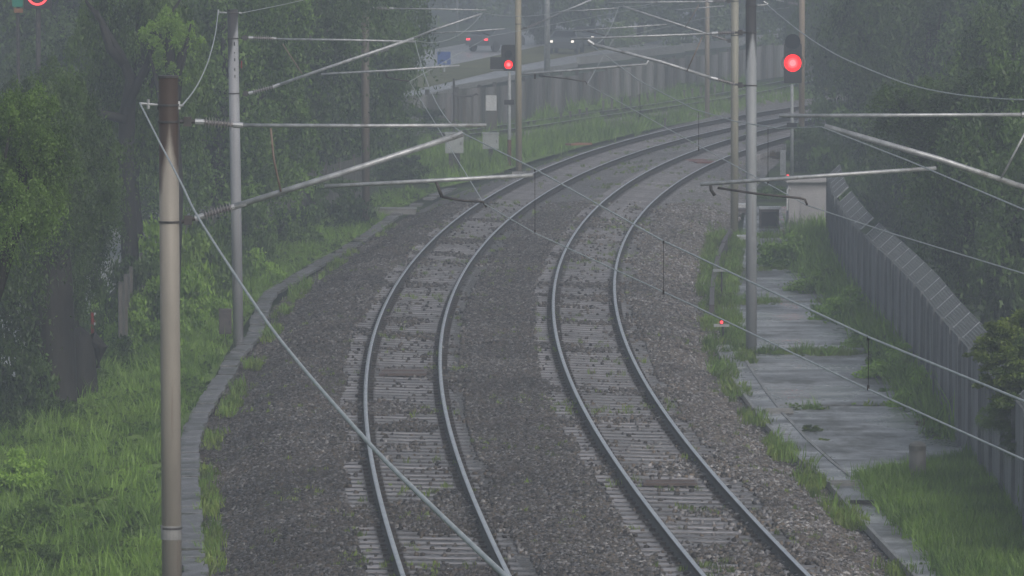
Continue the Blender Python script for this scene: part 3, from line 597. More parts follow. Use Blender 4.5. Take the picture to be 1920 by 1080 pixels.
m1 = mast(G(323.5, 1222, -.45).lerp(W(323.5, 1222, D1), 1) , W(315.5, 146, D1), .128, 'nearest mast on the left, tan pole with dark rusty top, in front of the path', 6.55, D=D1, base_col=(.31, .285, .25), dark=(.060, .040, .030), spec=dict(
    straps=(197, 228, 416, 990), top_tube=[(455, 235), (680, 236), (912, 235)], diagonal_tube=[(440, 387), (640, 325), (848, 257)], registration_tube=[(609, 349), (800, 339), (1000, 328)],
    brace_rod=[(508, 240), (514, 300), (527, 359)], drop_bracket=[(817, 338), (822, 352), (829, 369)], steady_arm=[(829, 369), (870, 376), (906, 378), (912, 388)],
    insulators=[((382, 229), (437, 234)), ((383, 404), (436, 388))], fittings=[((366, 228), (383, 229)), ((437, 234), (456, 235)), ((366, 410), (383, 404)), ((434, 389), (462, 381)), ((836, 261), (868, 250))],
    clevis=[((337, 228), (366, 228)), ((340, 416), (366, 410))], rods=[((262, 194), (298, 197), 'galv'), ((278, 186), (278, 204), 'galv'), ((335, 190), (336, 205), 'white'), ((298, 190), (298, 206), 'darksteel'), ((336, 199), (344, 197), 'galv')]))
band = MB(); c_ = W(321, 998, D1); band.tube([c_ - Vector((0, 0, .09)), c_ + Vector((0, 0, .09))], .134, 20); band.build('pole_band', 'concrete', m1)
B2 = G(447.5, 652, -.45); D2 = B2.y
m2 = mast(B2, W(436, 20, D2), .12, 'second mast on the left, pale grey pole with dark painted marks near its top', 7.0, D=D2, base_col=(.34, .35, .38), dark=(.06, .06, .065), spec=dict(
    straps=(24, 72, 175), top_tube=[(515, 73), (650, 75), (778, 78)], diagonal_tube=[(520, 160), (640, 118), (776, 72)], registration_tube=[(602, 139), (730, 132), (862, 123)],
    brace_rod=[(530, 82), (567, 139)], drop_bracket=[(722, 133), (726, 145)], steady_arm=[(726, 145), (750, 150), (768, 152)],
    insulators=[((474, 71), (510, 72)), ((474, 173), (515, 162))], fittings=[((466, 71), (475, 71)), ((510, 72), (518, 73)), ((466, 175), (475, 173)), ((512, 163), (525, 158))],
    clevis=[((452, 71), (466, 71)), ((455, 176), (466, 175))], rods=[((409, 23), (426, 24), 'galv'), ((409, 18), (409, 28), 'galv'), ((448, 24), (454, 25), 'galv')], k=.95))
for i, py in enumerate((82, 99, 112, 130, 143)):     # stencilled marks, too small to read
    c_ = W(439.6 + i * .25, py, D2 - .125); hh = (.09, .03, .07, .06, .06)[i]; MB().box(c_, (.022, .004, hh)).build('stencil_mark', 'black', m2)
MB().box(W(453, 121, D2), (.02, .05, .16)).build('red_marker', 'red', m2)
B3 = G(686, 420, -.45); D3 = B3.y
m3 = mast(B3, W(684, -70, D3), .125, 'brown mast among the trees at the left, beyond the trough path', 9.9, D=D3, base_col=(.15, .13, .11), spec=dict(
    straps=(14, 106), top_tube=[(735, 16), (820, 17), (912, 19)], diagonal_tube=[(735, 88), (810, 57), (903, 26)], registration_tube=[(808, 62), (880, 59), (946, 54)],
    insulators=[((704, 15), (730, 16)), ((704, 101), (730, 90))], fittings=[((700, 15), (705, 15)), ((728, 16), (738, 16))], clevis=[((691, 15), (702, 15)), ((691, 106), (704, 101))], steady_arm=[(905, 62), (918, 66)], k=.9))
B4 = G(973, 330, -.45); D4 = B4.y
m4 = mast(B4, W(971, -105, D4), .115, 'tall tan mast beside the left signal at the far left curve', 9.9, D=D4, base_col=(.36, .32, .23), spec=dict(
    straps=(45,), diagonal_tube=[(1012, 42), (1060, 20), (1120, -5)], registration_tube=[(1053, 22), (1100, 19), (1160, 15)], top_tube=[(1012, -32), (1130, -34)], insulators=[((988, 52), (1012, 42)), ((985, -31), (1012, -32))], clevis=[((977, 55), (988, 52))], k=.85))
MB().box(G(973, 330, -.2), (.5, .5, .3)).build('footing', 'concrete', m4)
B5 = G(1326, 220, -.5); D5 = B5.y
m5 = mast(B5, W(1326, -160, D5), .11, 'thin tan mast beyond the far curve, in front of the grey fence', 9.9, D=D5, base_col=(.36, .31, .25))
BR1 = G(1409, 660, -.45); DR1 = BR1.y
r1m = mast(BR1, W(1408, -5, DR1), .122, 'thick grey mast on the apron at right, dark at its top', 6.75, D=DR1, base_col=(.33, .35, .37), dark=(.055, .055, .06), spec=dict(
    straps=(11, 61, 160), top_tube=[(1336, 63), (1200, 68), (1070, 73)], diagonal_tube=[(1333, 146), (1240, 116), (1112, 83)], registration_tube=[(1216, 113), (1212, 120), (1100, 129), (978, 139)],
    brace_rod=[(1317, 68), (1288, 133)], drop_bracket=[(1003, 138), (1003, 148)], steady_arm=[(1010, 142), (1060, 147), (1098, 153), (1101, 158)],
    insulators=[((1346, 62), (1378, 61)), ((1345, 149), (1378, 158))], fittings=[((1334, 63), (1346, 62)), ((1333, 146), (1346, 149)), ((1102, 76), (1114, 84))], clevis=[((1378, 61), (1398, 61)), ((1378, 158), (1398, 161))],
    rods=[((1420, 10), (1438, 9), 'galv'), ((1432, 3), (1440, 8), 'galv')], k=.95))
BR2 = G(1377, 441, -.45); DR2 = BR2.y
r2m = mast(BR2, W(1378, -60, DR2), .118, 'slimmer tan-edged mast just behind the thick grey one', 9.9, D=DR2, base_col=(.34, .33, .27), spec=dict(
    straps=(2, 66), top_tube=[(1330, 3), (1240, 4), (1137, 5)], diagonal_tube=[(1330, 65), (1285, 50), (1168, 12)], registration_tube=[(1250, 46), (1160, 52), (1075, 58)], brace_rod=[(1311, 8), (1285, 51)],
    insulators=[((1336, 3), (1360, 2)), ((1336, 67), (1362, 75))], clevis=[((1360, 2), (1372, 2)), ((1362, 75), (1372, 78))], fittings=[((1328, 3), (1337, 3))], steady_arm=[(1100, 58), (1148, 70)], k=.85))
BR3 = G(1503, 275, -.45); DR3 = BR3.y
r3m = mast(BR3, W(1504, -110, DR3), .12, 'thin brownish mast directly behind the right signal', 9.9, D=DR3, base_col=(.34, .27, .2), spec=dict(
    straps=(-2,), top_tube=[(1470, -48), (1290, -46)], diagonal_tube=[(1470, 3), (1300, -38)], registration_tube=[(1358, 11), (1265, 19)], insulators=[((1478, -48), (1496, -48)), ((1478, 5), (1496, 8))], k=.85))
DR0 = 71.0
r0m = mast(W(2003, -149 + 9.68 * F / DR0, DR0), W(2003, 165, DR0), .125, 'nearest right-hand mast, only its long arm tubes reach into the picture', 6.5, D=DR0, spec=dict(
    straps=(216, 400), top_tube=[(1915, 215), (1700, 216), (1461, 217)], diagonal_tube=[(1922, 352), (1760, 298), (1546, 237)], registration_tube=[(1755, 315), (1530, 330), (1313, 345)],
    brace_rod=[(1930, 232), (1877, 333)], drop_bracket=[(1332, 344), (1333, 356), (1340, 366)], steady_arm=[(1345, 352), (1420, 363), (1500, 371), (1509, 374), (1513, 384)],
    insulators=[((1920, 215), (1975, 215)), ((1922, 352), (1972, 370))], fittings=[((1916, 215), (1925, 215))], clevis=[((1975, 215), (1992, 215)), ((1972, 370), (1990, 378))], rods=[((2003, 192), (2030, 190), 'galv')]))
for o_ in r0m.children:
    if o_.name.startswith('brace_rod'): o_.data.materials[0] = M['galv']

# ------------------------------------------------------------------ wires
def wire(name, P, r, label, cat='wire', m='wire', group=None, sub=10):
    P = [Vector(p) for p in P]
    if len(P) > 2:                            # smooth through the points
        Q = []; n = len(P)
        for i in range(n - 1):
            a, b_, c, d = P[max(i - 1, 0)], P[i], P[i + 1], P[min(i + 2, n - 1)]
            for k in range(sub):
                t = k / sub; Q.append(.5 * ((2 * b_) + (c - a) * t + (2 * a - 5 * b_ + 4 * c - d) * t * t + (-a + 3 * b_ - 3 * c + d) * t ** 3))
        P = Q + [P[-1]]
    return tag(MB().tube(P, r, 6).build(name, m, smooth=True), label, cat, group)
def dl_(px, A, B):                            # distance of a straight plan line A-B at column px
    (xa, da), (xb, db) = A, B; Xa = (xa - 960) * da / F; Xb = (xb - 960) * db / F; m = (Xb - Xa) / (db - da)
    return (Xa - da * m) / ((px - 960) / F - m)
A, B = (262, D1), (950, 19.5)
wire('earth_wire', [W(x, y, dl_(x, A, B)) for x, y in ((262, 193), (300, 268), (340, 344), (372, 408), (480, 574), (560, 680), (690, 829), (800, 940), (945, 1078), (1080, 1200))], .0115, 'thick pale earth wire sweeping from the nearest left mast down over the left track', 'wire')
A, B = (409, D2), (342, D1)
wire('earth_wire', [W(x, y, dl_(x, A, B)) for x, y in ((409, 22), (404, 62), (393, 106), (379, 142), (362, 172), (342, 197))], .0115, 'sagging earth wire between the tops of the two left masts')
A, B = (1438, DR1), (2030, DR0)
wire('earth_wire', [W(x, y, dl_(x, A, B)) for x, y in ((1438, 9), (1500, 59), (1560, 98), (1620, 126), (1700, 157), (1780, 175), (1860, 184), (1920, 187), (2030, 190))], .0115, 'earth wire sagging from the thick right mast across the upper right trees')
A, B = (455, D2), (691, D3); wire('earth_wire', [W(455, 24, D2), W(560, 2, dl_(560, A, B)), W(640, -20, dl_(640, A, B)), W(684, -40, D3)], .009, 'earth wire rising from the second left mast towards the brown mast')
def span(a, b_, sag, n=12):
    a, b_ = Vector(a), Vector(b_); return [a.lerp(b_, k / n) - Vector((0, 0, 4 * sag * (k / n) * (1 - k / n))) for k in range(n + 1)]
def sgrow(name, nodes, r, sag, label, group):
    P = []
    for i in range(len(nodes) - 1): P += span(nodes[i], nodes[i + 1], sag)[(1 if i else 0):]
    return P, tag(MB().tube(P, r, 6).build(name, 'wire', smooth=True), label, 'wire', group)
def dcont(py): return F * (CH - 5.65) / (py - YH)
NL = [W(x, y, dcont(y)) for x, y in ((2060, 928), (1920, 862), (1628, 730), (1300, 573), (1003, 437))]
cl_ = NL + [W(908, 382, D1), W(768, 153, D2), W(918, 68, D3), W(1115, 31, D4), W(1240, 8, D5)]
tag(MB().tube(cl_, .0072, 6).build('contact_wire', 'wire'), 'contact wire of the left track, lowest wire over its rails', 'wire', 'contact wires')
my = [(2060, 812), (1920, 752), (1628, 632), (1244, 452), (1003, 317)]
cx = {1244: 546}
ML = [W(x, y, dcont(c)) for (x, y), c in zip(my, (928, 862, 730, 547, 437))]
PM = ML + [W(866, 249, D1)]; Q = span(PM[-1], W(778, 76, D2), .35)[1:] + span(W(778, 76, D2), W(905, 24, D3), .35)[1:] + span(W(905, 24, D3), W(1122, -6, D4), .35)[1:]
tag(MB().tube(PM + Q, .0085, 6).build('messenger_wire', 'wire'), 'sagging messenger wire of the left track with droppers to the contact wire below', 'wire', 'messenger wires')
for px, y0, y1 in ((1003, 317, 437), (1244, 452, 551), (1628, 632, 730)):
    d = dcont(y1); b = MB(); b.tube([W(px, y0, d), W(px, y1, d)], .003, 6); b.box(W(px, y0 + 2, d), (.018, .03, .03)); b.box(W(px, y1 - 3, d), (.018, .03, .04))
    tag(b.build('dropper', 'black'), {1003: 'dark dropper nearest the left mast arm, over the left track', 1244: 'dark dropper hanging over the pale ballast right of the tracks', 1628: 'dark dropper hanging in front of the concrete apron'}[px], 'dropper', 'droppers')
cr_ = [W(2060, 556, 49), W(1920, 513, 54), W(1680, 440, 63), W(1513, 385, DR0), W(1101, 158, DR1), W(1150, 73, DR2), W(1330, 32, DR3), W(1480, 14, 262)]
tag(MB().tube(cr_, .0072, 6).build('contact_wire', 'wire'), 'contact wire of the right track, held by the long arm at upper right', 'wire', 'contact wires')
mr_ = [W(2060, 445, 49), W(1920, 393, 54), W(1700, 300, 63.5), W(1540, 238, DR0)]
mr_ += [W(x, y, dl_(x, (1540, DR0), (1108, DR1))) for x, y in ((1460, 241), (1380, 228), (1300, 204), (1200, 152))] + [W(1108, 84, DR1)] + span(W(1108, 84, DR1), W(1160, 12, DR2), .3)[1:] + span(W(1160, 12, DR2), W(1310, -36, DR3), .3)[1:]
tag(MB().tube(mr_, .0085, 6).build('messenger_wire', 'wire'), 'messenger wire of the right track crossing the thick grey mast', 'wire', 'messenger wires')
for i, (px, y0, y1) in enumerate(((1310, 210, 283), (1440, 240, 345), (1200, 152, 220))):
    d = dl_(px, (1513, DR0), (1101, DR1)); b = MB(); b.tube([W(px, y0, d), W(px, y1, d)], .004, 6); b.box(W(px, y1 - 3, d), (.02, .03, .05))
    tag(b.build('dropper', 'black'), ['thin dropper between the two wires left of the tan-edged mast', 'thin dropper between the two wires just right of the thick mast', 'thin dropper in front of the grey fence, left of the right-hand masts'][i], 'dropper', 'droppers')

# ------------------------------------------------------------------ signals
def signal(px, base_y, D, head, lamp, lamp_r, label, side=None, plate=None, glow=1.0, base_col='boxgrey', red_base=False):
    base = W(px, base_y, D); t = thing('railway_signal', base, label, 'signal', 'railway signals')
    x0, y0, x1, y1 = head; c = W((x0 + x1) / 2, (y0 + y1) / 2, D); w_ = (x1 - x0) * D / F; h_ = (y1 - y0) * D / F
    MB().tube([base - Vector((0, 0, .3)), W(px, y1 + 2, D)], .062, 12).build('post', 'boxgrey', t, smooth=True)
    if red_base: MB().tube([base - Vector((0, 0, .3)), W(px, 262, D)], .075, 12).build('post_base', 'rust', t)
    b = MB(); n = 5; r_ = .10; pts_ = []
    for cx_, cz_, a0 in ((w_ / 2 - r_, h_ / 2 - r_, 0), (-w_ / 2 + r_, h_ / 2 - r_, 90), (-w_ / 2 + r_ * .4, -h_ / 2 + r_ * .4, 180), (w_ / 2 - r_ * .4, -h_ / 2 + r_ * .4, 270)):
        rr = r_ if a0 < 100 else r_ * .4
        for k in range(n): a = math.radians(a0 + 90 * k / (n - 1)); pts_.append((cx_ + rr * math.cos(a), cz_ + rr * math.sin(a)))
    N = len(pts_); v = [c + Vector((x, -.09, z)) for x, z in pts_] + [c + Vector((x, .09, z)) for x, z in pts_]
    b.add(v, [tuple(range(N)), tuple(range(N, 2 * N))[::-1]] + [((i + 1) % N, i, N + i, N + (i + 1) % N) for i in range(N)]); b.build('signal_head', 'black', t)
    if side:
        a0, b0, a1, b1 = side; b = MB(); sc_ = W((a0 + a1) / 2, (b0 + b1) / 2, D); b.box(sc_, ((a1 - a0) * D / F, .16, (b1 - b0) * D / F)); b.build('side_housing', 'black', t); MB().box(W((a0 + a1) / 2, b1 - 2, D) - Vector((0, .09, 0)), ((a1 - a0) * D / F * .98, .02, .03)).build('housing_trim', 'boxgrey', t)
    L_ = W(lamp[0], lamp[1], D); f = Vector((0, -1, 0))
    others = ((lamp[0], lamp[1] - lamp_r * F / D * 2.5),)
    for ox, oy in others:
        q = W(ox, oy, D); MB().tube([q + f * .09, q + f * .11], lamp_r * .9, 20).build('dark_lens', 'glassdark', t)
    MB().tube([L_ + f * .091, L_ + f * .12], lamp_r, 24).build('lens', 'redlamp', t)
    for k_, (rr_, mm_) in enumerate(((.62, 'redlamp_mid'), (.38, 'redlamp_core'))): MB().tube([L_ + f * (.121 + .008 * k_), L_ + f * (.127 + .008 * k_)], lamp_r * rr_, 20).build('lens_centre', mm_, t)
    # hood, open below
    b = MB(); n = 18; vv = []
    for k in range(n + 1):
        a = math.radians(-50 + 280 * k / n); dx, dz = math.cos(a) * lamp_r * 1.25, math.sin(a) * lamp_r * 1.25
        vv += [L_ + Vector((dx, -.09, dz)), L_ + Vector((dx, -.09 - .30 * max(.25, (math.sin(a) + .9) / 1.9), dz)), L_ + Vector((dx * 1.05, -.09, dz * 1.05)), L_ + Vector((dx * 1.05, -.09 - .30 * max(.25, (math.sin(a) + .9) / 1.9), dz * 1.05))]
    fs = []
    for k in range(n): i = 4 * k; fs += [(i, i + 1, i + 5, i + 4), (i + 2, i + 6, i + 7, i + 3), (i + 1, i + 3, i + 7, i + 5)]
    b.add(vv, fs); b.build('lens_hood', 'darksteel', t)
    if plate:
        a0, b0, a1, b1 = plate; c = W((a0 + a1) / 2, (b0 + b1) / 2, D) - Vector((0, .10, 0)); pl = MB().box(c, ((a1 - a0) * D / F, .02, (b1 - b0) * D / F)).build('number_plate', 'black', t)
        MB().box(c - Vector((0, .013, 0)), ((a1 - a0) * D / F * .84, .006, (b1 - b0) * D / F * .62)).build('plate_face', 'boxgrey', pl).location -= Vector((0, 0, 0))
        g = MB(); ww = (a1 - a0) * D / F * .8
        for k, dx in enumerate((-.38, -.15, .08, .3)): g.box(c + Vector((dx * ww, -.018, 0)), (.035, .004, (b1 - b0) * D / F * .38))
        g.build('plate_lettering', 'black', pl)
    return t
DS1 = G(955, 308, -.45).y
signal(955, 308, DS1, (940, 84, 968, 133), (953.5, 121), .16, 'left railway signal showing red, low on a white post beside the tan mast', side=(919, 107, 944, 133), plate=(945, 187, 964, 196), red_base=True)
DS2 = G(1485, 320, -.45).y
signal(1485, 320, DS2, (1470, 80, 1503, 156), (1486, 118), .32, 'right railway signal with a large bright red light in front of the brownish mast', plate=(1475, 230, 1494, 239))
# fix sub-part offsets (children of parts were built in world space)
for o_ in list(bpy.data.objects):
    if o_.parent and o_.parent.parent and o_.type == 'MESH': pass

# ------------------------------------------------------------------ lineside equipment
def cabinet(px0, py0, px1, py1, basepx, label, name='relay_cabinet', m='boxgrey', depth=.4, leg='darksteel', legw=.25):
    base = G((px0 + px1) / 2, basepx, -.5); D = base.y; c = W((px0 + px1) / 2, (py0 + py1) / 2, D); w_ = (px1 - px0) * D / F; h_ = (py1 - py0) * D / F
    t = thing(name, base, label, 'cabinet'); MB().box(c, (w_, depth, h_)).build('case', m, t)
    MB().box(c + Vector((0, 0, h_ / 2 + .025)), (w_ * 1.06, depth * 1.15, .05)).build('lid', m, t)
    d = MB().box(c + Vector((0, -depth / 2 - .01, -.01)), (w_ * .88, .02, h_ * .86)).build('door', m, t)
    MB().box(c + Vector((w_ * .36, -depth / 2 - .03, 0)), (.02, .025, .1)).build('handle', 'darksteel', t)
    zt = c.z - h_ / 2; bb = MB(); bb.box((c.x, c.y, (base.z + zt) / 2), (legw, depth * .5, zt - base.z + .02)); bb.box((c.x, c.y, base.z + .05), (legw * 1.4, depth * .8, .1)); bb.build('pedestal', leg, t); return t
cabinet(835, 251, 869, 287, 328, 'white cabinet on a dark pedestal at the tip of the left mast arm', legw=.42)
cabinet(905, 251, 935, 279, 312, 'grey cabinet on a narrow stand beside the left signal post', m='boxgrey', legw=.18)
cabinet(411, 583, 434, 626, 648, 'small dark brown box on a thin leg beside the second left mast', 'junction_box', 'boxbrown', .14, 'darksteel', .03)
b0 = G(1442, 428, -.45); t = thing('equipment_box', b0, 'dark equipment box with a pale lid on the apron left of the pale kiosk', 'box')
MB().box(b0 + Vector((0, 0, .30)), (.6, .5, .6)).build('case', 'boxbrown', t); MB().box(b0 + Vector((.02, 0, .64)), (.66, .56, .07)).build('lid', 'white', t); MB().box(b0 + Vector((0, -.26, .3)), (.5, .02, .45)).build('door', 'black', t)
b0 = G(1516, 437, -.45); t = thing('equipment_kiosk', b0, 'pale concrete kiosk with a flat overhanging roof at the head of the right fence', 'kiosk')
MB().box(b0 + Vector((0, .7, .78)), (1.22, 1.4, 1.56)).build('wall', 'kiosk', t); MB().box(b0 + Vector((.05, .7, 1.60)), (1.5, 1.75, .07)).build('roof', 'kiosk', t); MB().box(b0 + Vector((.02, .7, 1.66)), (1.34, 1.6, .06)).build('roof_slab', 'kiosk', t)
MB().tube([b0 + Vector((-.66, -.06, .7)), b0 + Vector((-.66, -.06, 1.3)), b0 + Vector((-.62, -.06, 1.42)), b0 + Vector((-.56, -.06, 1.34))], .03, 8).build('vent_pipe', 'white', t)
MB().box(b0 + Vector((.1, -.015, .62)), (.7, .03, 1.2)).build('door', 'kiosk', t)
b0 = G(1468, 329, -.45); t = thing('marker_post', b0, 'pale square post beside the right signal', 'post'); MB().box(b0 + Vector((0, 0, .45)), (.20, .2, .88)).build('post', 'white', t); MB().box(b0 + Vector((0, 0, .91)), (.22, .22, .04)).build('cap', 'white', t)
b0 = G(1720, 915, -.45); t = thing('bollard', b0, 'grey concrete bollard at the edge of the bright grass by the apron', 'bollard')
MB().tube([b0, b0 + Vector((0, 0, .66))], .145, 24).build('shaft', 'bollard', t, smooth=True); MB().tube([b0 + Vector((0, 0, .66)), b0 + Vector((0, 0, .73)), b0 + Vector((0, 0, .77)), b0 + Vector((0, 0, .80))], [.152, .152, .12, .05], 24).build('cap', 'bollard', t)
def tmarker(px, py, basey, lamp, label):
    b0 = G(px, basey, -.45); D = b0.y; t = thing('track_marker', b0, label, 'marker'); c = W(px, py, D)
    MB().tube([b0 - Vector((0, 0, .1)), c], .022, 6).build('leg', 'darksteel', t); MB().box(c - Vector((.04, 0, 0)), (.36, .12, .06)).build('crossbar', 'boxgrey', t)
    if lamp: MB().tube([c + Vector((-.04, -.08, .08)), c + Vector((-.04, -.10, .08))], .035, 12).build('lamp', 'redled', t); MB().box(c + Vector((-.04, 0, .08)), (.09, .12, .1)).build('lamp_case', 'black', t)
    return t
tmarker(1353, 507, 558, False, 'low T-shaped marker stand beside the ballast edge, without a lamp')
tmarker(1356, 610, 640, True, 'low marker stand with a tiny red lamp beside the thick mast foot')
b0 = G(1477, 344, -.45); t = thing('ground_lamp', b0, 'tiny red lamp above the roof of the pale kiosk', 'lamp'); c = W(1477, 329, b0.y); MB().tube([b0, c - Vector((0, 0, .05))], .02, 6).build('post', 'darksteel', t); MB().box(c, (.1, .1, .1)).build('lamp_case', 'black', t); MB().tube([c + Vector((0, -.052, 0)), c + Vector((0, -.07, 0))], .04, 12).build('lamp', 'redled', t)
for px, py, lb in ((1392, 446, 'pale flat cover beside the thick grey mast'), (1392, 386, 'small pale ledge slab behind the thick grey mast'), (1392, 395, 'small dark slab just below the pale ledge behind the masts')):
    b = MB(); q = G(px, py, -.33); b.box(q, (.3, .8, .1)); b.box(q + Vector((0, 0, .06)), (.33, .84, .03)); tag(b.build('cover_slab_small', 'white' if 'pale' in lb[:12] else 'boxbrown'), lb, 'cover slab')
# board sign, pipe frame, plate on the far left grass
b0 = G(920, 262, -.5); D = b0.y; t = thing('notice_board', b0, 'pale blank notice board on a dark post left of the left signal', 'notice board'); c = W(921, 193, D); MB().box(c, (.45, .03, .64)).build('board', 'white', t)
MB().box(((c.x, D + .04, (b0.z + c.z) / 2 + .2)), (.5, .04, c.z - b0.z + .1)).build('backing_panel', 'corr_far', t)
b0 = G(862, 252, -.5); D = b0.y; t = thing('pipe_frame', b0, 'bent dark pipe frame rising in front of the far fence', 'pipe frame')
MB().tube([W(852, 248, D), W(851, 185, D), W(851, 147, D)], .05, 10).build('standpipe', 'darksteel', t); MB().tube([W(851, 177, D), W(858, 181, D), W(885, 180, D), W(893, 176, D), W(897, 178, D)], .04, 8).build('top_pipe', 'darksteel', t)
for x in (861, 886): MB().tube([W(x, 181, D), W(x, 245, D)], .045, 8).build('leg', 'post', t)
b0 = G(1550, 205, -.5); D = b0.y; t = thing('marker_sign', b0, 'small round pale yellow marker on a thin post right of the right signal', 'sign'); MB().tube([b0, W(1551, 160, D)], .035, 8).build('post', 'post', t); MB().tube([W(1550, 165, D - .05), W(1550, 165, D - .07)], .13, 20).build('disc', 'yellow', t)
b0 = G(1613, 150, -.5); D = b0.y; t = thing('floodlight', b0, 'pair of pale hanging lamp housings seen dimly before the right-hand trees', 'lamp'); MB().tube([b0, W(1614, 92, D)], .05, 8).build('post', 'post', t)
for dx in (-6, 6): MB().box(W(1614 + dx, 100, D), (.28, .2, .6), taper=.6).build('lamp_housing', 'boxgrey', t)
b0 = G(174, 648, -.5); D = b0.y; t = thing('red_post', b0, 'thin red post with two white reflectors beside the dark stump at left', 'post'); MB().tube([b0, W(173, 586, D)], .035, 8).build('post', 'red', t)
for y in (589, 607): MB().box(W(178, y, D - .04), (.045, .02, .07)).build('reflector', 'white', t)
MB().tube([W(174, 600, D), W(180, 604, D)], .03, 8).build('bracket', 'red', t)
# road furniture
b0 = G(833, 135, -.42); D = b0.y; t = thing('road_sign', b0, 'square blue road sign standing on the wet road verge', 'road sign'); MB().box(W(832.5, 109, D - .05), (24.5 * D / F, .03, 24 * D / F)).build('sign_plate', 'blue', t); MB().tube([b0, W(833, 100, D)], .05, 8).build('post', 'boxgrey', t); MB().box(W(836, 117, D - .072), (.12, .006, .12)).build('symbol', 'boxgrey', t)
def lamp_post(px, by, w0, w1, label, lean=0):
    b0 = G(px, by, -.5); D = b0.y; t = thing('street_lamp', b0, label, 'street lamp'); tp = b0 + Vector((lean, 0, 9)); MB().tube([b0, tp], [w0, w1], 12).build('pole', 'galv', t, smooth=True); MB().tube([tp, tp + Vector((.6, 0, .5)), tp + Vector((1.7, 0, .7))], .05, 8).build('arm', 'galv', t); MB().box(tp + Vector((2, 0, .7)), (.7, .25, .12)).build('lamp_head', 'boxgrey', t)
lamp_post(1026, 150, .17, .12, 'tall grey lamp column behind the left signal and the tan mast'); lamp_post(857, 70, .1, .07, 'faint thin lamp column far up the road at top centre')
lamp_post(738, 150, .20, .13, 'dim lamp column at the roadside right of the brown mast')
# car builder
def car(px, py, ang, paint, tail, label):
    b0 = G(px, py, -.41); t = thing('car', b0, label, 'car', 'cars on the wet road'); R = Matrix.Rotation(ang, 3, 'Z')
    def pt(x, y, z): return b0 + R @ Vector((x, y, z))
    prof = [(-2.1, .35), (-2.15, .75), (-1.9, .95), (-1.2, 1.02), (-.6, 1.42), (.9, 1.45), (1.7, 1.05), (2.1, .98), (2.15, .4)]
    b = MB(); v = [pt(sx * (.85 if z < 1.1 else .68), y, z) for sx in (-1, 1) for y, z in prof]; n = len(prof)
    b.add(v, [tuple(range(n)), tuple(range(n, 2 * n))[::-1]] + [(i, n + i, n + (i + 1) % n, (i + 1) % n) for i in range(n)]); b.build('body', paint, t)
    for (ya, za), (yb_, zb) in (((-1.15, 1.05), (-.65, 1.38)), ((1.62, 1.09), (.98, 1.41))):
        b = MB(); e = .012 if ya > 0 else -.012; b.add([pt(-.74, ya + e * 2, za + .01), pt(.74, ya + e * 2, za + .01), pt(.62, yb_ + e * 2, zb + .01), pt(-.62, yb_ + e * 2, zb + .01)], [(0, 1, 2, 3)]); b.build('window', 'glassdark', t)
    for x in (-.8, .8):
        for y in (-1.35, 1.35): MB().tube([pt(x - .1, y, .33), pt(x + .1, y, .33)], .33, 14).build('wheel', 'tyre', t)
        y = 2.16 if tail else -2.16; MB().box(pt(x * .82, y, .78), (.24, .06, .11) if tail else (.17, .06, .13), ang).build('taillight' if tail else 'headlight', 'taillamp' if tail else 'headlamp', t)
car(929, 96, math.radians(180 - 32), 'carpaint', True, 'dark car with two red tail lights on the road above the left signal')
car(716, 114, math.radians(180 - 35), 'carpaint', True, 'car with red tail lights glimpsed through the trees right of the brown mast')
car(1062, 100, math.radians(-8), 'carpaint', False, 'dark car with headlights on, behind the lamp column')
car(1100, 92, math.radians(-8), 'carpaint', False, 'car with headlights on farthest along the road, beside the mast arms')
# lit variable speed sign at top left
D = 150.0; t = thing('speed_sign', W(70, -10, D) - Vector((0, 0, 6.4)), 'lit red ring speed limit sign reading 100, cut by the top left edge', 'speed sign')
c = W(70, -10, D); MB().tube([t.matrix_world.translation, c + Vector((0, .3, .4))], .07, 10).build('post', 'darksteel', t); MB().box(c + Vector((0, .1, 0)), (.78, .12, .78)).build('sign_case', 'black', t)
ring = MB(); n = 40; vv = []
for k in range(n): a = 2 * math.pi * k / n; vv += [c + Vector((math.cos(a) * r_, .02, math.sin(a) * r_)) for r_ in (.245, .30)]
ring.add(vv, [(2 * k, 2 * k + 1, (2 * k + 3) % (2 * n), (2 * k + 2) % (2 * n)) for k in range(n)]); ring.build('led_ring', 'redled', t)
cu = bpy.data.curves.new('digits', 'FONT'); cu.body = '100'; cu.size = .30; cu.align_x = 'CENTER'; cu.align_y = 'CENTER'; cu.extrude = .004; cu.space_character = 1.02
cu.materials.append(emis('amberled', (1, .35, .12), 2.2)); to = bpy.data.objects.new('digits', cu); col.objects.link(to); to.parent = t; to.location = c + Vector((0, .02, -.02)) - Vector(t.matrix_world.translation); to.rotation_euler = (math.pi / 2, 0, 0)
D = 152.0; c = W(33, 2, D); t = thing('direction_sign', c - Vector((0, 0, 6)), 'green sign with an orange patch left of the lit ring sign', 'road sign'); MB().box(c + Vector((0, 0, .1)), (.30, .05, .52)).build('sign_plate', 'green', t); MB().box(W(34.5, 20, D - .04), (.26, .02, .12)).build('orange_patch', 'orange', t); MB().tube([c - Vector((0, -.06, 6)), c + Vector((0, .06, 0))], .05, 8).build('post', 'darksteel', t)

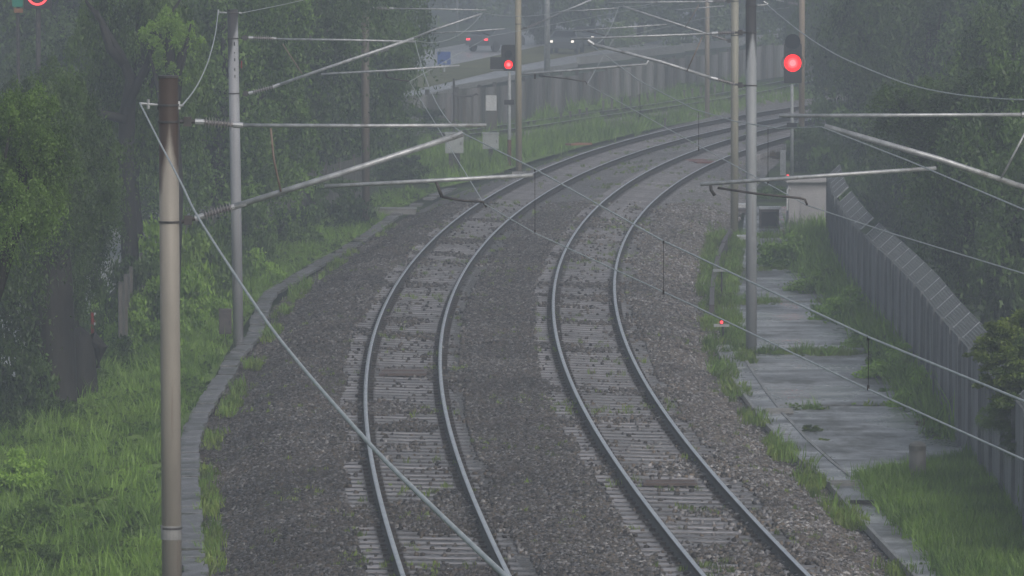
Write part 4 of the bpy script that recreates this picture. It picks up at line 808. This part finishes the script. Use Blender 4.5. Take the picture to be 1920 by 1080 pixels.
# ------------------------------------------------------------------ foliage
def leaves(C, L_, W_, r, up=.5):
    n = len(C); d = r.normal(size=(n, 3)); d[:, 2] -= .35; d /= np.linalg.norm(d, axis=1)[:, None]
    nn = r.normal(size=(n, 3)) + np.array([0, -.3, up * 2]); b = np.cross(d, nn); b /= np.linalg.norm(b, axis=1)[:, None] + 1e-9
    s = r.uniform(.7, 1.35, (n, 1)); V = np.stack([C - d * L_ * s, C + b * W_ * s + d * L_ * .15 * s, C + d * L_ * s, C - b * W_ * s + d * L_ * .15 * s], 1).reshape(-1, 3)
    return V, np.arange(4 * n).reshape(-1, 4)
def crown_mesh(i, m, clumps=150, per=230, leaf=.032, droop=.0, flat=1.0, hemi=False):
    r = np.random.default_rng(100 + i); u = r.normal(size=(clumps, 3)); u /= np.linalg.norm(u, axis=1)[:, None]
    rad = r.uniform(.35, 1.0, (clumps, 1)) ** .6; lob = 1 + .28 * np.sin(u[:, :1] * 3.1 + i) * np.cos(u[:, 1:2] * 2.7 + i * 2) + .22 * np.sin(u[:, 2:] * 4.3 + i * 1.3)
    P = u * rad * lob
    if hemi: P[:, 2] = np.abs(P[:, 2]) * .95 + .02
    Cs = []; Tn = []
    for p in P:
        k = int(per * r.uniform(.5, 1.5)); sg = r.uniform(.055, .13); q = r.normal(size=(k, 3)) * np.array([sg, sg, sg * .55]); q[:, 2] -= droop * (q[:, 0] ** 2 + q[:, 1] ** 2) / sg
        # thin the shell a little: leaves sit near the clump's upper surface
        q[:, 2] += .02 * np.abs(r.normal(size=k)); Cs.append(p + q); Tn.append(np.full(k, r.uniform(0, 1)))
    C = np.concatenate(Cs)
    if hemi: C[:, 2] = np.abs(C[:, 2])
    V, Fc = leaves(C, leaf, leaf * .42, r); me = npmesh('crown', V, Fc, [m]); at = me.attributes.new('tone', 'FLOAT', 'POINT'); at.data.foreach_set('value', np.repeat(np.concatenate(Tn), 4).astype(np.float32)); return me, P
LEAF = ['leaf_dark', 'leaf_mid', 'leaf_bright', 'leaf_yellow', 'leaf_far']
CR = {}
for k, mm in enumerate(('leaf_dark', 'leaf_dark', 'leaf_mid', 'leaf_mid', 'leaf_mid')): CR[k] = crown_mesh(k, M[mm], 190, 300, .024, droop=.6)
CR[5] = crown_mesh(5, M['leaf_bright'], 60, 160, .045, droop=.6)
CR['far'] = crown_mesh(9, M['leaf_far'], 130, 160, .045); CR['far2'] = crown_mesh(10, M['leaf_far'], 130, 160, .045)
BU = {mm: crown_mesh(20 + i, M[mm], 60, 150, .055, hemi=True) for i, mm in enumerate(('leaf_mid', 'leaf_bright', 'leaf_yellow', 'leaf_rust', 'leaf_dark', 'weed'))}
tree_n = 0
def tree(px, D, rad, zc, rz_, ck, label, trunk_r=.22, lean=(0, 0), cat='tree', group='trees', limbs=5, kind='tree', path=None):
    global tree_n; tree_n += 1; r = random.Random(tree_n); x = (px - 960) * D / F; z0 = float(zr(D)) - .62; base = Vector((x, D, z0)); t = thing('broadleaf_tree', base, label, cat, group)
    me, P = CR[ck]; c = Vector((x + lean[0], D + lean[1], z0 + zc)); o_ = place('crown', me, c, r.uniform(0, 6.28), (rad, rad, rz_), parent=t)
    b = MB()
    mid = base.lerp(c, .5) + Vector((r.uniform(-.3, .3), r.uniform(-.2, .2), 0))
    b.tube(path or [base - Vector((0, 0, .2)), base + Vector((0, 0, .4)), mid, c - Vector((0, 0, rz_ * .1)), c + Vector((0, 0, rz_ * .5))], [trunk_r * 1.5, trunk_r * 1.1, trunk_r * .9, trunk_r * .6, trunk_r * .2][:5] if not path else [trunk_r * (1.3 - 1.0 * i / len(path)) for i in range(len(path))], 9)
    for k in range(limbs):
        a = r.uniform(0, 6.28); s0 = mid.lerp(c, r.uniform(.1, .8)); e = c + Vector((math.cos(a) * rad * .75, math.sin(a) * rad * .75, r.uniform(-.3, .6) * rz_)); m_ = s0.lerp(e, .5) + Vector((0, 0, r.uniform(-.1, .5)))
        b.tube([s0, m_, e], [trunk_r * .5, trunk_r * .32, trunk_r * .1], 6)
    b.build('trunk', 'bark', t, smooth=True); return t
LT = [  # px, distance, radius, crown centre height, crown half height, mesh, label, trunk radius
 (40, 80, .85, 6.2, 1.1, 4, 'bright leaved tree at the left edge, nearest the camera', .14),
 (-70, 100, 1.6, 3.6, 2.6, 0, 'dark tree filling the lower left edge behind the bright grass', .3),
 (95, 104, 1.2, 5.2, 2.0, 1, 'tree on a very thick dark trunk beside the red post', .46),
 (262, 131, 1.6, 6.6, 3.2, 2, 'spreading tree with a forked dark trunk behind the nearest left mast', .24),
 (318, 127, .75, 7.0, .75, 5, 'tree with yellow-green tips just above the nearest left mast', .2),
 (230, 165, 3.0, 3.6, 3.2, 0, 'low dark tree between the forked trunk and the overgrown fence', .25),
 (420, 150, 2.8, 5.4, 3.6, 3, 'leafy tree behind the second left mast', .25),
 (130, 188, 3.4, 7.2, 3.6, 2, 'pale green tree behind the lit ring sign', .3),
 (140, 112, .95, 3.4, 1.7, 0, 'dark leafy tree between the thick trunk and the forked trunk', .15),
 (-10, 210, 3.6, 8.0, 3.6, 1, 'dark tall tree at the top left corner, farther back than the lit sign', .3),
 (60, 122, 1.25, 4.7, 1.5, 3, 'rounded tree in front of the posts of the two lit signs', .2),
 (520, 165, 2.9, 6.6, 4.0, 0, 'dark tree behind the insulators of the second left mast', .28),
 (590, 180, 2.8, 5.4, 4.6, 1, 'dense dark tree left of the brown mast', .28),
 (660, 200, 2.7, 5.6, 4.4, 0, 'dark tree standing behind the brown mast', .28),
 (705, 232, 1.5, 3.2, 2.9, 1, 'rounded dark tree right of the brown mast, overhanging the road edge', .22),
 (300, 176, 3.2, 4.2, 4.0, 2, 'tree behind the bright climbers on the left fence', .26),
 (470, 196, 3.2, 4.4, 4.6, 1, 'tree deep in the left wood behind the diagonal arm', .28),
 (60, 190, 4.0, 6.5, 5.5, 1, 'large tree deep behind the forked trunk at far left', .35),
 (600, 245, 4.0, 7.2, 4.0, 0, 'tall tree at top centre left, above the upper arm of the second mast', .3),
 (380, 245, 4.5, 7.5, 5.0, 2, 'tall tree at the top left behind the earth wire', .34)]
for a in LT: tree(*((-190,) + a[1:7] if a[0] == 40 else a[:7]), trunk_r=a[7], lean=(1.85, 0) if a[0] == 40 else (0, 0), group='trees left of the line')
# branching dark trunk of the spreading tree
RT = [
 (1600, 262, 2.6, 3.6, 3.9, 0, 'tree right behind the round yellow marker', .25),
 (1660, 225, 3.0, 4.4, 4.6, 1, 'dark tree behind the start of the right fence, upper part in haze', .28),
 (1800, 128, 1.9, 4.8, 1.7, 0, 'dark crown hanging just over the mesh top of the fence', .14),
 (1740, 190, 3.2, 4.2, 4.6, 0, 'dark tree behind the middle of the right fence', .28),
 (1815, 165, 2.6, 3.0, 3.2, 1, 'low dark tree right behind the mesh top of the fence', .25),
 (1900, 150, 2.6, 4.6, 3.8, 2, 'greener tree at the upper right edge below the earth wire', .25),
 (1960, 125, 2.6, 3.6, 3.6, 1, 'dark tree at the right edge behind the fence', .25),
 (1850, 205, 3.4, 6.4, 4.4, 3, 'tall tree at the top right corner', .3),
 (1700, 265, 4.0, 6.0, 5.0, 1, 'tall dim tree at the top, right of the right signal', .3),
 (1570, 315, 3.8, 4.6, 5.0, 0, 'hazy tree just behind and above the right signal', .3),
 (2020, 180, 4, 5, 5, 0, 'tree beyond the right edge, only its branches in view', .3),
 (1480, 335, 2.8, 3.6, 3.4, 'far', 'hazy tree between the two right-hand masts and the signal', .2)]
for a in RT: tree(*a[:7], trunk_r=a[7], group='trees right of the line')
FT_ = [(1020, 350, 1.6, 2.4, 2.4, 'leafy roadside tree hanging over the lamp column'), (1110, 345, 3.6, 5.6, 4.4, 'hazy tree behind the tips of the right mast arms'), (1200, 365, 4.0, 5.0, 4.6, 'hazy tree above the middle of the far fence'), (1290, 350, 3.8, 4.6, 4.2, 'hazy tree behind the thin tan mast'), (1390, 370, 4.2, 4.8, 4.8, 'hazy tree behind the two right masts'),
 (740, 400, 3.8, 4.6, 4.0, 'hazy tree above the road left of the blue sign'), (800, 385, 4.2, 5.6, 3.9, 'hazy tree directly above the blue road sign'), (880, 420, 4.4, 5.8, 4.4, 'hazy tree at the top centre left of the tan mast'), (950, 450, 4.4, 6.2, 4.6, 'hazy tree at the top centre behind the tan mast'), (1060, 430, 5.0, 7.2, 5.0, 'hazy tree at the top behind the lamp column'),
 (1180, 440, 5.5, 7.0, 5.5, 'large hazy tree at the top right of centre'), (1320, 440, 5.5, 7.0, 5.5, 'large hazy tree above the thin tan mast'), (1460, 430, 5.5, 7.0, 5.5, 'large hazy tree above the right signal'), (650, 350, 4.5, 6.5, 4.5, 'hazy tree at the top beyond the brown mast'), (520, 330, 4.5, 6.5, 4.5, 'hazy tree at the top behind the left wood')]
for i, a in enumerate(FT_): tree(a[0], a[1], a[2], a[3], a[4], 'far' if i % 2 else 'far2', a[5], trunk_r=.22, group='hazy trees beyond the road', limbs=3)
CR['yel'] = crown_mesh(12, M['leaf_yellow'], 70, 260, .075)
t = thing('climbing_shrub', W(1885, 985, 86.0), 'yellow-green shrub spilling over the top of the fence at the right edge', 'shrub', 'bushes along the right fence')
for k_, (x_, y_, d_, r_b) in enumerate(((1868, 652, 86.3, .42), (1905, 640, 88.0, .50), (1895, 705, 85.8, .46), (1925, 735, 85.6, .5), (1885, 775, 85.6, .38), (1935, 820, 85.4, .45), (1960, 680, 86, .6))):
    place('crown', CR['yel' if k_ < 4 else 2][0], W(x_, y_, d_), k_ * 1.3, (r_b, r_b, r_b * .85), parent=t)
for x_ in (1900, 1940): MB().tube([W(x_, 990, 89), W(x_ + 8, 850, 89), W(x_, 660, 88.5)], [.03, .025, .012], 6).build('stem', 'bark', t)
fw = MB()
# far wood as one mass behind everything
me, P = CR['far']; vs_all = []; fs_all = []; r_ = np.random.default_rng(5)
nL = 60000; X = r_.uniform(-60, 95, nL); Yy = r_.uniform(500, 560, nL); top = 9 + 5 * vnoise(X, Yy * 0, .16, 3); Z = 3 + r_.uniform(0, 1, nL) ** .8 * top
V, Fc = leaves(np.stack([X, Yy, Z - 1.5], 1), .55, .28, r_); fwm = npmesh('far_wood', V, Fc, [M['leaf_far']]); at = fwm.attributes.new('tone', 'FLOAT', 'POINT'); at.data.foreach_set('value', np.repeat(vnoise(X, Z * 3, .5, 9), 4).astype(np.float32)); o = place('far_wood', fwm); o['kind'] = 'stuff'
# thick dark trunk shapes at lower left
def limb(name, P, R, label, cat='tree'):
    t = thing(name, P[0], label, cat); MB().tube(P, R, 12).build('trunk', 'bark', t, smooth=True); return t
D = 108.0
st = limb('tree_stump', [W(155, 790, D), W(152, 740, D), W(150, 690, D), W(150, 640, D), W(138, 618, D)], [.42, .36, .33, .33, .16], 'broad black stump with a sloping top beside the red post', 'stump')
MB().tube([W(160, 650, D), W(176, 640, D), W(188, 652, D), W(184, 690, D)], [.15, .2, .16, .05], 10).build('root_flare', 'bark', st)
D = 101.0
limb('tree_stump', [W(140, 905, D), W(135, 880, D), W(130, 850, D), W(126, 838, D)], [.2, .17, .15, .08], 'small dark broken stump poking out of the lower left grass', 'stump')
# big forked limbs of the spreading tree
D = 128.0; t = thing('forked_tree', G(240, 500, -.6).lerp(W(240, 500, D), 1), 'bare dark forked trunk with long side boughs behind the nearest left mast', 'tree')
b = MB(); b.tube([W(246, 520, D), W(240, 400, D), W(236, 300, D), W(238, 220, D), W(246, 150, D), W(225, 100, D), W(200, 60, D), (W(180, 20, D))], [.22, .2, .19, .2, .14, .10, .08, .05], 10)
b.build('trunk', 'bark', t, smooth=True)
for P in ([(238, 225), (200, 215), (160, 205), (125, 190)], [(238, 290), (190, 285), (150, 262), (100, 268)], [(236, 200), (262, 150), (290, 90), (300, 40)], [(232, 120), (205, 90), (190, 40), (160, 0)]):
    MB().tube([W(x, y, D - .1) for x, y in P], [.13, .10, .075, .035], 8).build('bough', 'bark', t, smooth=True)
# bushes
def bush(px, py, rad, h, mm, label, cat='bush', group=None, off=-.55, D=None):
    p = G(px, py, off); r = random.Random(px * 31 + py); me, _ = BU[mm]; o_ = place('bush', me, p, r.uniform(0, 6.28), (rad, rad, h)); return tag(o_, label, cat, group)
bush(1490, 505, 1.2, 1.0, 'leaf_bright', 'low green bush at the foot of the kiosk, beside the fence', group='bushes along the right fence')
bush(1550, 555, 1.0, .8, 'leaf_bright', 'green bush between the fence and the second apron joint', group='bushes along the right fence')
bush(1600, 612, 1.0, .95, 'leaf_bright', 'green bush leaning over the apron half way down the fence', group='bushes along the right fence')
bush(1655, 660, .95, .7, 'leaf_bright', 'spreading bush just below the half-way bush at the fence', group='bushes along the right fence')
bush(1690, 718, .9, .85, 'leaf_bright', 'bright green bush against the fence sheets', group='bushes along the right fence')
bush(1725, 775, .6, .9, 'leaf_bright', 'narrow bright plant climbing the fence above the bollard', group='bushes along the right fence')
bush(1700, 745, .5, .4, 'leaf_bright', 'low bright plant at the apron edge near the fence', group='bushes along the right fence')

bush(1965, 1010, .5, 1.8, 'leaf_mid', 'green shrub below the yellow-green one at the right edge', group='bushes along the right fence')
bush(1525, 822, .26, .26, 'leaf_yellow', 'round yellow-green grass clump on the wet apron'); bush(1540, 840, .2, .18, 'leaf_yellow', 'small yellow-green tuft below the round clump on the apron')
bush(1750, 812, .28, .22, 'leaf_rust', 'rust-brown dry plant at the fence foot above the bollard'); bush(1715, 792, .2, .12, 'leaf_rust', 'small brown dry tuft left of the rust-brown plant')
bush(1448, 298, .5, .3, 'leaf_rust', 'orange-brown low plant beside the pale square post', group='bushes beside the right signal')
bush(1530, 320, 1.0, 1.5, 'leaf_dark', 'dark bush right of the right signal post', group='bushes beside the right signal'); bush(1500, 300, .7, .9, 'leaf_mid', 'green bush directly behind the right signal post', group='bushes beside the right signal')
bush(1565, 290, 1.4, 2.0, 'leaf_dark', 'tall dark bush above the kiosk', group='bushes beside the right signal'); bush(1600, 350, 1.2, 1.9, 'leaf_dark', 'dark bush behind the head of the right fence', group='bushes beside the right signal', off=-.6)
bush(240, 655, .6, 1.5, 'leaf_mid', 'green bush hiding the near end of the overgrown fence', group='bushes on the left bank')
for i, (px, py, r_b, h_) in enumerate(((1640, 372, 1.8, 2.8), (1700, 420, 1.6, 2.9), (1770, 480, 1.5, 2.8), (1850, 545, 1.4, 3.0), (1930, 640, 1.2, 2.8))):
    bush(px, py, r_b, h_, 'leaf_dark', ['dark undergrowth behind the start of the right fence', 'dark undergrowth behind the fence, below the diagonal arm', 'dark undergrowth behind the middle of the right fence', 'dark undergrowth behind the fence, left of the spilling shrub', 'dark undergrowth at the right edge behind the spilling shrub'][i], 'bush', 'undergrowth behind the right fence')
bush(1450, 372, .7, .5, 'leaf_mid', 'low green bush behind the dark equipment box', group='bushes beside the right signal')
for i, (px, py, r_b, h_) in enumerate(((230, 650, .9, 1.9), (285, 610, 1.1, 2.5), (335, 585, 1.0, 2.5), (395, 545, 1.0, 2.2), (450, 515, .8, 1.8), (540, 470, 1.0, 1.5), (630, 428, 1.1, 1.4))):
    bush(px, py, r_b, h_, 'leaf_bright' if i in (1, 2) else 'leaf_mid' if i % 2 else 'leaf_dark', ['climber mass at the near end of the left fence', 'bright climber mass left of the nearest mast', 'brightest climber mass directly behind the nearest mast', 'climbers between the nearest and second left masts', 'climbers just left of the second mast', 'climbers on the fence right of the second mast', 'climbers on the fence left of the brown mast'][i], 'climbing plant', 'climbing plants on the left fence')
for i, (px, py, r_b, h_, mm) in enumerate(((215, 700, .7, .9, 'leaf_mid'), (262, 665, .8, 1.3, 'leaf_bright'), (300, 640, .8, 1.5, 'leaf_bright'), (355, 610, .8, 1.3, 'leaf_bright'), (160, 730, .6, .7, 'leaf_mid'), (400, 575, .7, 1.0, 'leaf_mid'), (480, 528, .7, .9, 'leaf_bright'), (570, 468, .8, .8, 'leaf_mid'))):
    bush(px, py, r_b, h_, mm, ['leafy bush at the edge of the wood just right of the black stump', 'light green bush stepping down the bank, between stump and nearest mast', 'tall light green bush partly behind the nearest mast', 'light green bush between the two left masts, lower one', 'low bush at the foot of the black stump', 'small green bush left of the second mast foot', 'pale green bush right of the second mast at the verge', 'green bush at the verge half way to the brown mast'][i], 'bush', 'bushes on the left bank')
for i, (px, py, r_b, h_) in enumerate(((30, 930, .7, .8), (60, 1010, .6, .7), (10, 1060, .6, .6), (100, 1075, .35, .4), (85, 960, .45, .4), (205, 620, .5, .8), (70, 790, .8, 1.2), (20, 800, .8, 1.6), (120, 800, .5, .6), (380, 600, .45, .5), (420, 565, .5, .4))):
    bush(px, py, r_b, h_, ('leaf_bright', 'leaf_mid', 'leaf_bright', 'leaf_dark', 'leaf_mid', 'leaf_mid', 'leaf_dark', 'leaf_dark', 'leaf_mid', 'leaf_bright', 'leaf_bright')[i], ['leafy shrub at the left edge above the lower corner', 'shrub in the lower left corner, second from the bottom', 'bright shrub in the very lower left corner', 'small dark fern-like plant at the bottom left', 'plant in the grass right of the left edge shrub', 'plant right of the red post', 'dark shrub at the foot of the very thick trunk', 'dark shrub at the left edge beside the thick trunk', 'low green shrub below the black stump', 'bright weed clump behind the second left mast foot', 'light weed clump above the second left mast foot'][i], 'shrub', 'shrubs on the left bank')
for i, (px, py, r_b, h_) in enumerate(((760, 340, 1.2, .9), (700, 300, 1.4, 1.6), (790, 262, 1.6, 1.2), (1010, 262, 1.4, .4), (1190, 232, 1.6, .5), (1130, 190, 1.3, .5), (1290, 175, 1.6, .6), (820, 232, 1.0, 1.1))):
    bush(px, py, r_b, h_, ('leaf_dark', 'leaf_dark', 'leaf_dark', 'leaf_bright', 'leaf_mid', 'leaf_mid', 'leaf_mid', 'leaf_dark')[i], ['dark shrub left of the white cabinet', 'dark shrub behind the brown mast foot', 'dark shrub below the wet road edge', 'low bright plant behind the left signal', 'low plant in the grass before the third track', 'low plant under the grey far fence', 'plant at the far fence beside the thin tan mast', 'dark shrub at the left end of the far fence'][i], 'shrub', 'shrubs near the far fence')

# ------------------------------------------------------------------ grass
def tuft(i, m, n=16, h=.3, spread=.09, wd=.008):
    r = np.random.default_rng(i); V = []; Fc = []
    for k in range(n):
        a = r.uniform(0, 6.28); p = r.normal(size=2) * spread; hh = h * r.uniform(.5, 1.25); ln = hh * r.uniform(.15, .7); d = np.array([math.cos(a), math.sin(a)]); s_ = np.array([-d[1], d[0]]) * wd * r.uniform(.7, 1.4); o_ = len(V)
        V += [(*(p - s_), -.03), (*(p + s_), -.03), (*(p + d * ln * .35 + s_ * .8), hh * .6), (*(p + d * ln * .35 - s_ * .8), hh * .6), (*(p + d * ln), hh), (*(p + d * ln), hh)]
        Fc += [(o_, o_ + 1, o_ + 2, o_ + 3), (o_ + 3, o_ + 2, o_ + 4, o_ + 5)]
    V = np.array(V); V[5::6, :2] += .002; return npmesh('tuft', V, Fc, [m])
tg = [tuft(i, M['grass']) for i in range(5)]; tw = [tuft(10 + i, M['weed'], 14, .16, .1, .014) for i in range(3)]
tt_ = [tuft(30 + i, M['grass'], 22, .5, .14, .011) for i in range(4)]
def smallweed(i, m, k):
    me, _ = crown_mesh(60 + i, m, 14, 26, .16, hemi=True); n = len(me.vertices); c = np.zeros(n * 3, np.float32); me.vertices.foreach_get('co', c); c *= k; me.vertices.foreach_set('co', c); return me
wb = [smallweed(0, M['leaf_bright'], .16), smallweed(1, M['leaf_yellow'], .13), smallweed(2, M['leaf_mid'], .22)]
def patch(name, L_, R_, off, dens, rows=40, colm=24, ramp=1.0):
    A = np.array([G(*p, off) for p in L_]); B = np.array([G(*p, off) for p in R_]); n = len(A); u = np.linspace(0, n - 1, rows); i = np.arange(n)
    A2 = np.stack([np.interp(u, i, A[:, k]) for k in range(3)], 1); B2 = np.stack([np.interp(u, i, B[:, k]) for k in range(3)], 1); P = np.stack([A2 + (B2 - A2) * t for t in np.linspace(0, 1, colm)], 1)
    P[..., 2] += ((vnoise(P[..., 0], P[..., 1], .8, 4) - .5) * .14 + (vnoise(P[..., 0], P[..., 1], .25, 8) - .5) * .2) * np.clip(np.linspace(0, 4, colm), 0, 1)[None]; P[..., 2] -= .02
    me = grid_mesh(name, P, [M['turf']]); g = place(name, me); g['kind'] = 'structure'
    m2 = grid_mesh(name + '_s', P, []); a = m2.attributes.new('dens', 'FLOAT', 'POINT'); a.data.foreach_set('value', (dens(P[..., 0], P[..., 1]) * np.clip(np.arange(colm)[None] * ramp, .06, 1)).ravel().astype(np.float32)); return m2
nz = lambda x, y: np.clip((vnoise(x, y, .6, 21) * .5 + vnoise(x, y, 1.7, 22) * .5 - .15) * 1.9, .12, 1)
m_ = patch('grass_bank', [(1600, 905), (1640, 945), (1690, 1000), (1760, 1085), (1800, 1130)], [(1880, 852), (1960, 880), (2010, 950), (2080, 1060), (2130, 1130)], -.43, nz)
scatter('grass', m_, tg + wb[:2], 260, .5, 1.15, .35, 5)
Lp = [(345, 1120), (325, 1000), (322, 900), (335, 830), (360, 770), (400, 710), (425, 660), (470, 590), (500, 545), (560, 505), (640, 462), (700, 425), (760, 385), (820, 355)]
Lq = [(-120, 1120), (-120, 1000), (-100, 900), (-60, 830), (60, 765), (180, 715), (215, 665), (255, 610), (320, 560), (420, 505), (520, 452), (590, 420), (650, 392), (700, 372)]
m_ = patch('grass_bank', Lp, Lq, -.46, nz, 90, 60, .14); scatter('grass', m_, tt_[:1] + tg[:3] + wb + wb[:2], 46, .35, .85, .45, 6)
# far green between the tracks and the third track
Lf = [(830, 350), (900, 335), (1000, 300), (1100, 272), (1200, 246), (1320, 222), (1440, 196), (1540, 184)]; Lg = [(700, 300), (830, 262), (960, 246), (1090, 226), (1200, 211), (1320, 193), (1430, 174), (1520, 156)]
m_ = patch('grass_bank', Lf, Lg, -.48, nz, 60, 20); scatter('grass', m_, tt_, 7, .7, 1.3, .4, 7)
Lf = [(980, 229), (1100, 207), (1280, 183), (1400, 163)]; Lg = [(985, 224), (1100, 202), (1280, 174), (1400, 154)]
m_ = patch('grass_bank', Lf, Lg, -.48, nz, 30, 6); scatter('grass', m_, tt_, 5, .6, 1.2, .4, 8)
# weeds: apron joints, drain edge, ballast shoulder, trough edge
def strip(name, pts_, width, dens, src, seed, smin, smax, off=-.43, thr=.35):
    P = np.array([G(*p, off) for p in pts_]); l = np.r_[0, np.cumsum(np.linalg.norm(np.diff(P[:, :2], axis=0), axis=1))]; u = np.linspace(0, l[-1], 60); C = np.stack([np.interp(u, l, P[:, k]) for k in range(3)], 1)
    d = np.gradient(C, axis=0); d /= np.linalg.norm(d, axis=1)[:, None]; s_ = np.stack([d[:, 1], -d[:, 0], 0 * d[:, 0]], 1); Q = np.stack([C + s_ * a for a in np.linspace(-width / 2, width / 2, 4)], 1); me = grid_mesh(name, Q, [])
    a = me.attributes.new('dens', 'FLOAT', 'POINT'); v = vnoise(Q[..., 0].ravel(), Q[..., 1].ravel(), 1.1, seed); a.data.foreach_set('value', np.clip((v - thr) * 3, 0, 1).astype(np.float32)); scatter(name, me, src, dens, smin, smax, .4, seed)
strip('joint_weeds', [(1350, 442), (1560, 441)], 2.4, 40, tw + tg[:1] + wb[:2], 31, .4, 1.0, thr=.42)
strip('joint_weeds', [(1340, 505), (1600, 503)], 1.8, 45, tw + tg[:1] + wb[:2], 32, .4, 1.0, thr=.42)
strip('joint_weeds', [(1330, 570), (1660, 567)], 1.6, 50, tw + tg[:1] + wb[:2], 33, .4, 1.0, thr=.42)
strip('joint_weeds', [(1360, 665), (1750, 662)], 1.3, 90, tw + tg[:1] + wb[:2], 34, .35, .9, thr=.42)
strip('joint_weeds', [(1465, 766), (1820, 762)], 1.3, 90, tw + tg[:1] + wb[:2], 35, .35, .95, thr=.40)
strip('edge_weeds', [(1345, 430), (1335, 480), (1328, 540), (1336, 600), (1340, 650), (1358, 700), (1400, 765), (1446, 825), (1505, 885), (1570, 950), (1620, 1010), (1690, 1080)], .5, 60, tw + tg[:1], 36, .4, .9, -.40, thr=.4)
strip('edge_weeds', [(1385, 440), (1375, 500), (1368, 560), (1375, 620), (1400, 680)], .35, 60, tw + tg[:1], 37, .4, .9, -.40, thr=.3)
strip('edge_weeds', [(400, 1100), (392, 950), (386, 870), (408, 800), (452, 735), (490, 660), (528, 590), (570, 540), (650, 482), (745, 415)], .35, 60, tw + tg[:1], 38, .4, .8, -.42, thr=.5)
strip('fence_foot_plants', [(1520, 440), (1560, 500), (1610, 560), (1680, 640), (1740, 710), (1790, 770), (1830, 830)], 1.5, 26, tt_ + wb, 51, .6, 1.5, -.45, thr=.18)
strip('fence_foot_plants', [(1450, 470), (1520, 500), (1570, 545), (1620, 610), (1690, 690)], 1.0, 16, wb + tt_[:1], 52, .6, 1.4, -.45, thr=.4)
def wd(x, y): return np.clip((vnoise(x, y, .9, 41) - .62) * 4, 0, 1)
scatter('track_weeds', sub_grid('bed_w', PBZ, 70, 220, wd), tw, 7, .25, .6, .4, 9)

# ------------------------------------------------------------------ haze
hz = MB(); hz.box((20, 420, 7.5), (1700, 1130, 19.0)); m = bpy.data.materials.new('haze'); m.use_nodes = True; n = m.node_tree; n.nodes.clear(); pv = n.nodes.new('ShaderNodeVolumePrincipled'); ou = n.nodes.new('ShaderNodeOutputMaterial')
pv.inputs['Density'].default_value = HAZE; pv.inputs['Color'].default_value = (.74, .82, .96, 1); pv.inputs['Anisotropy'].default_value = 0.0; n.links.new(pv.outputs[0], ou.inputs['Volume'])
ho = hz.build('haze', m); ho['kind'] = 'stuff'
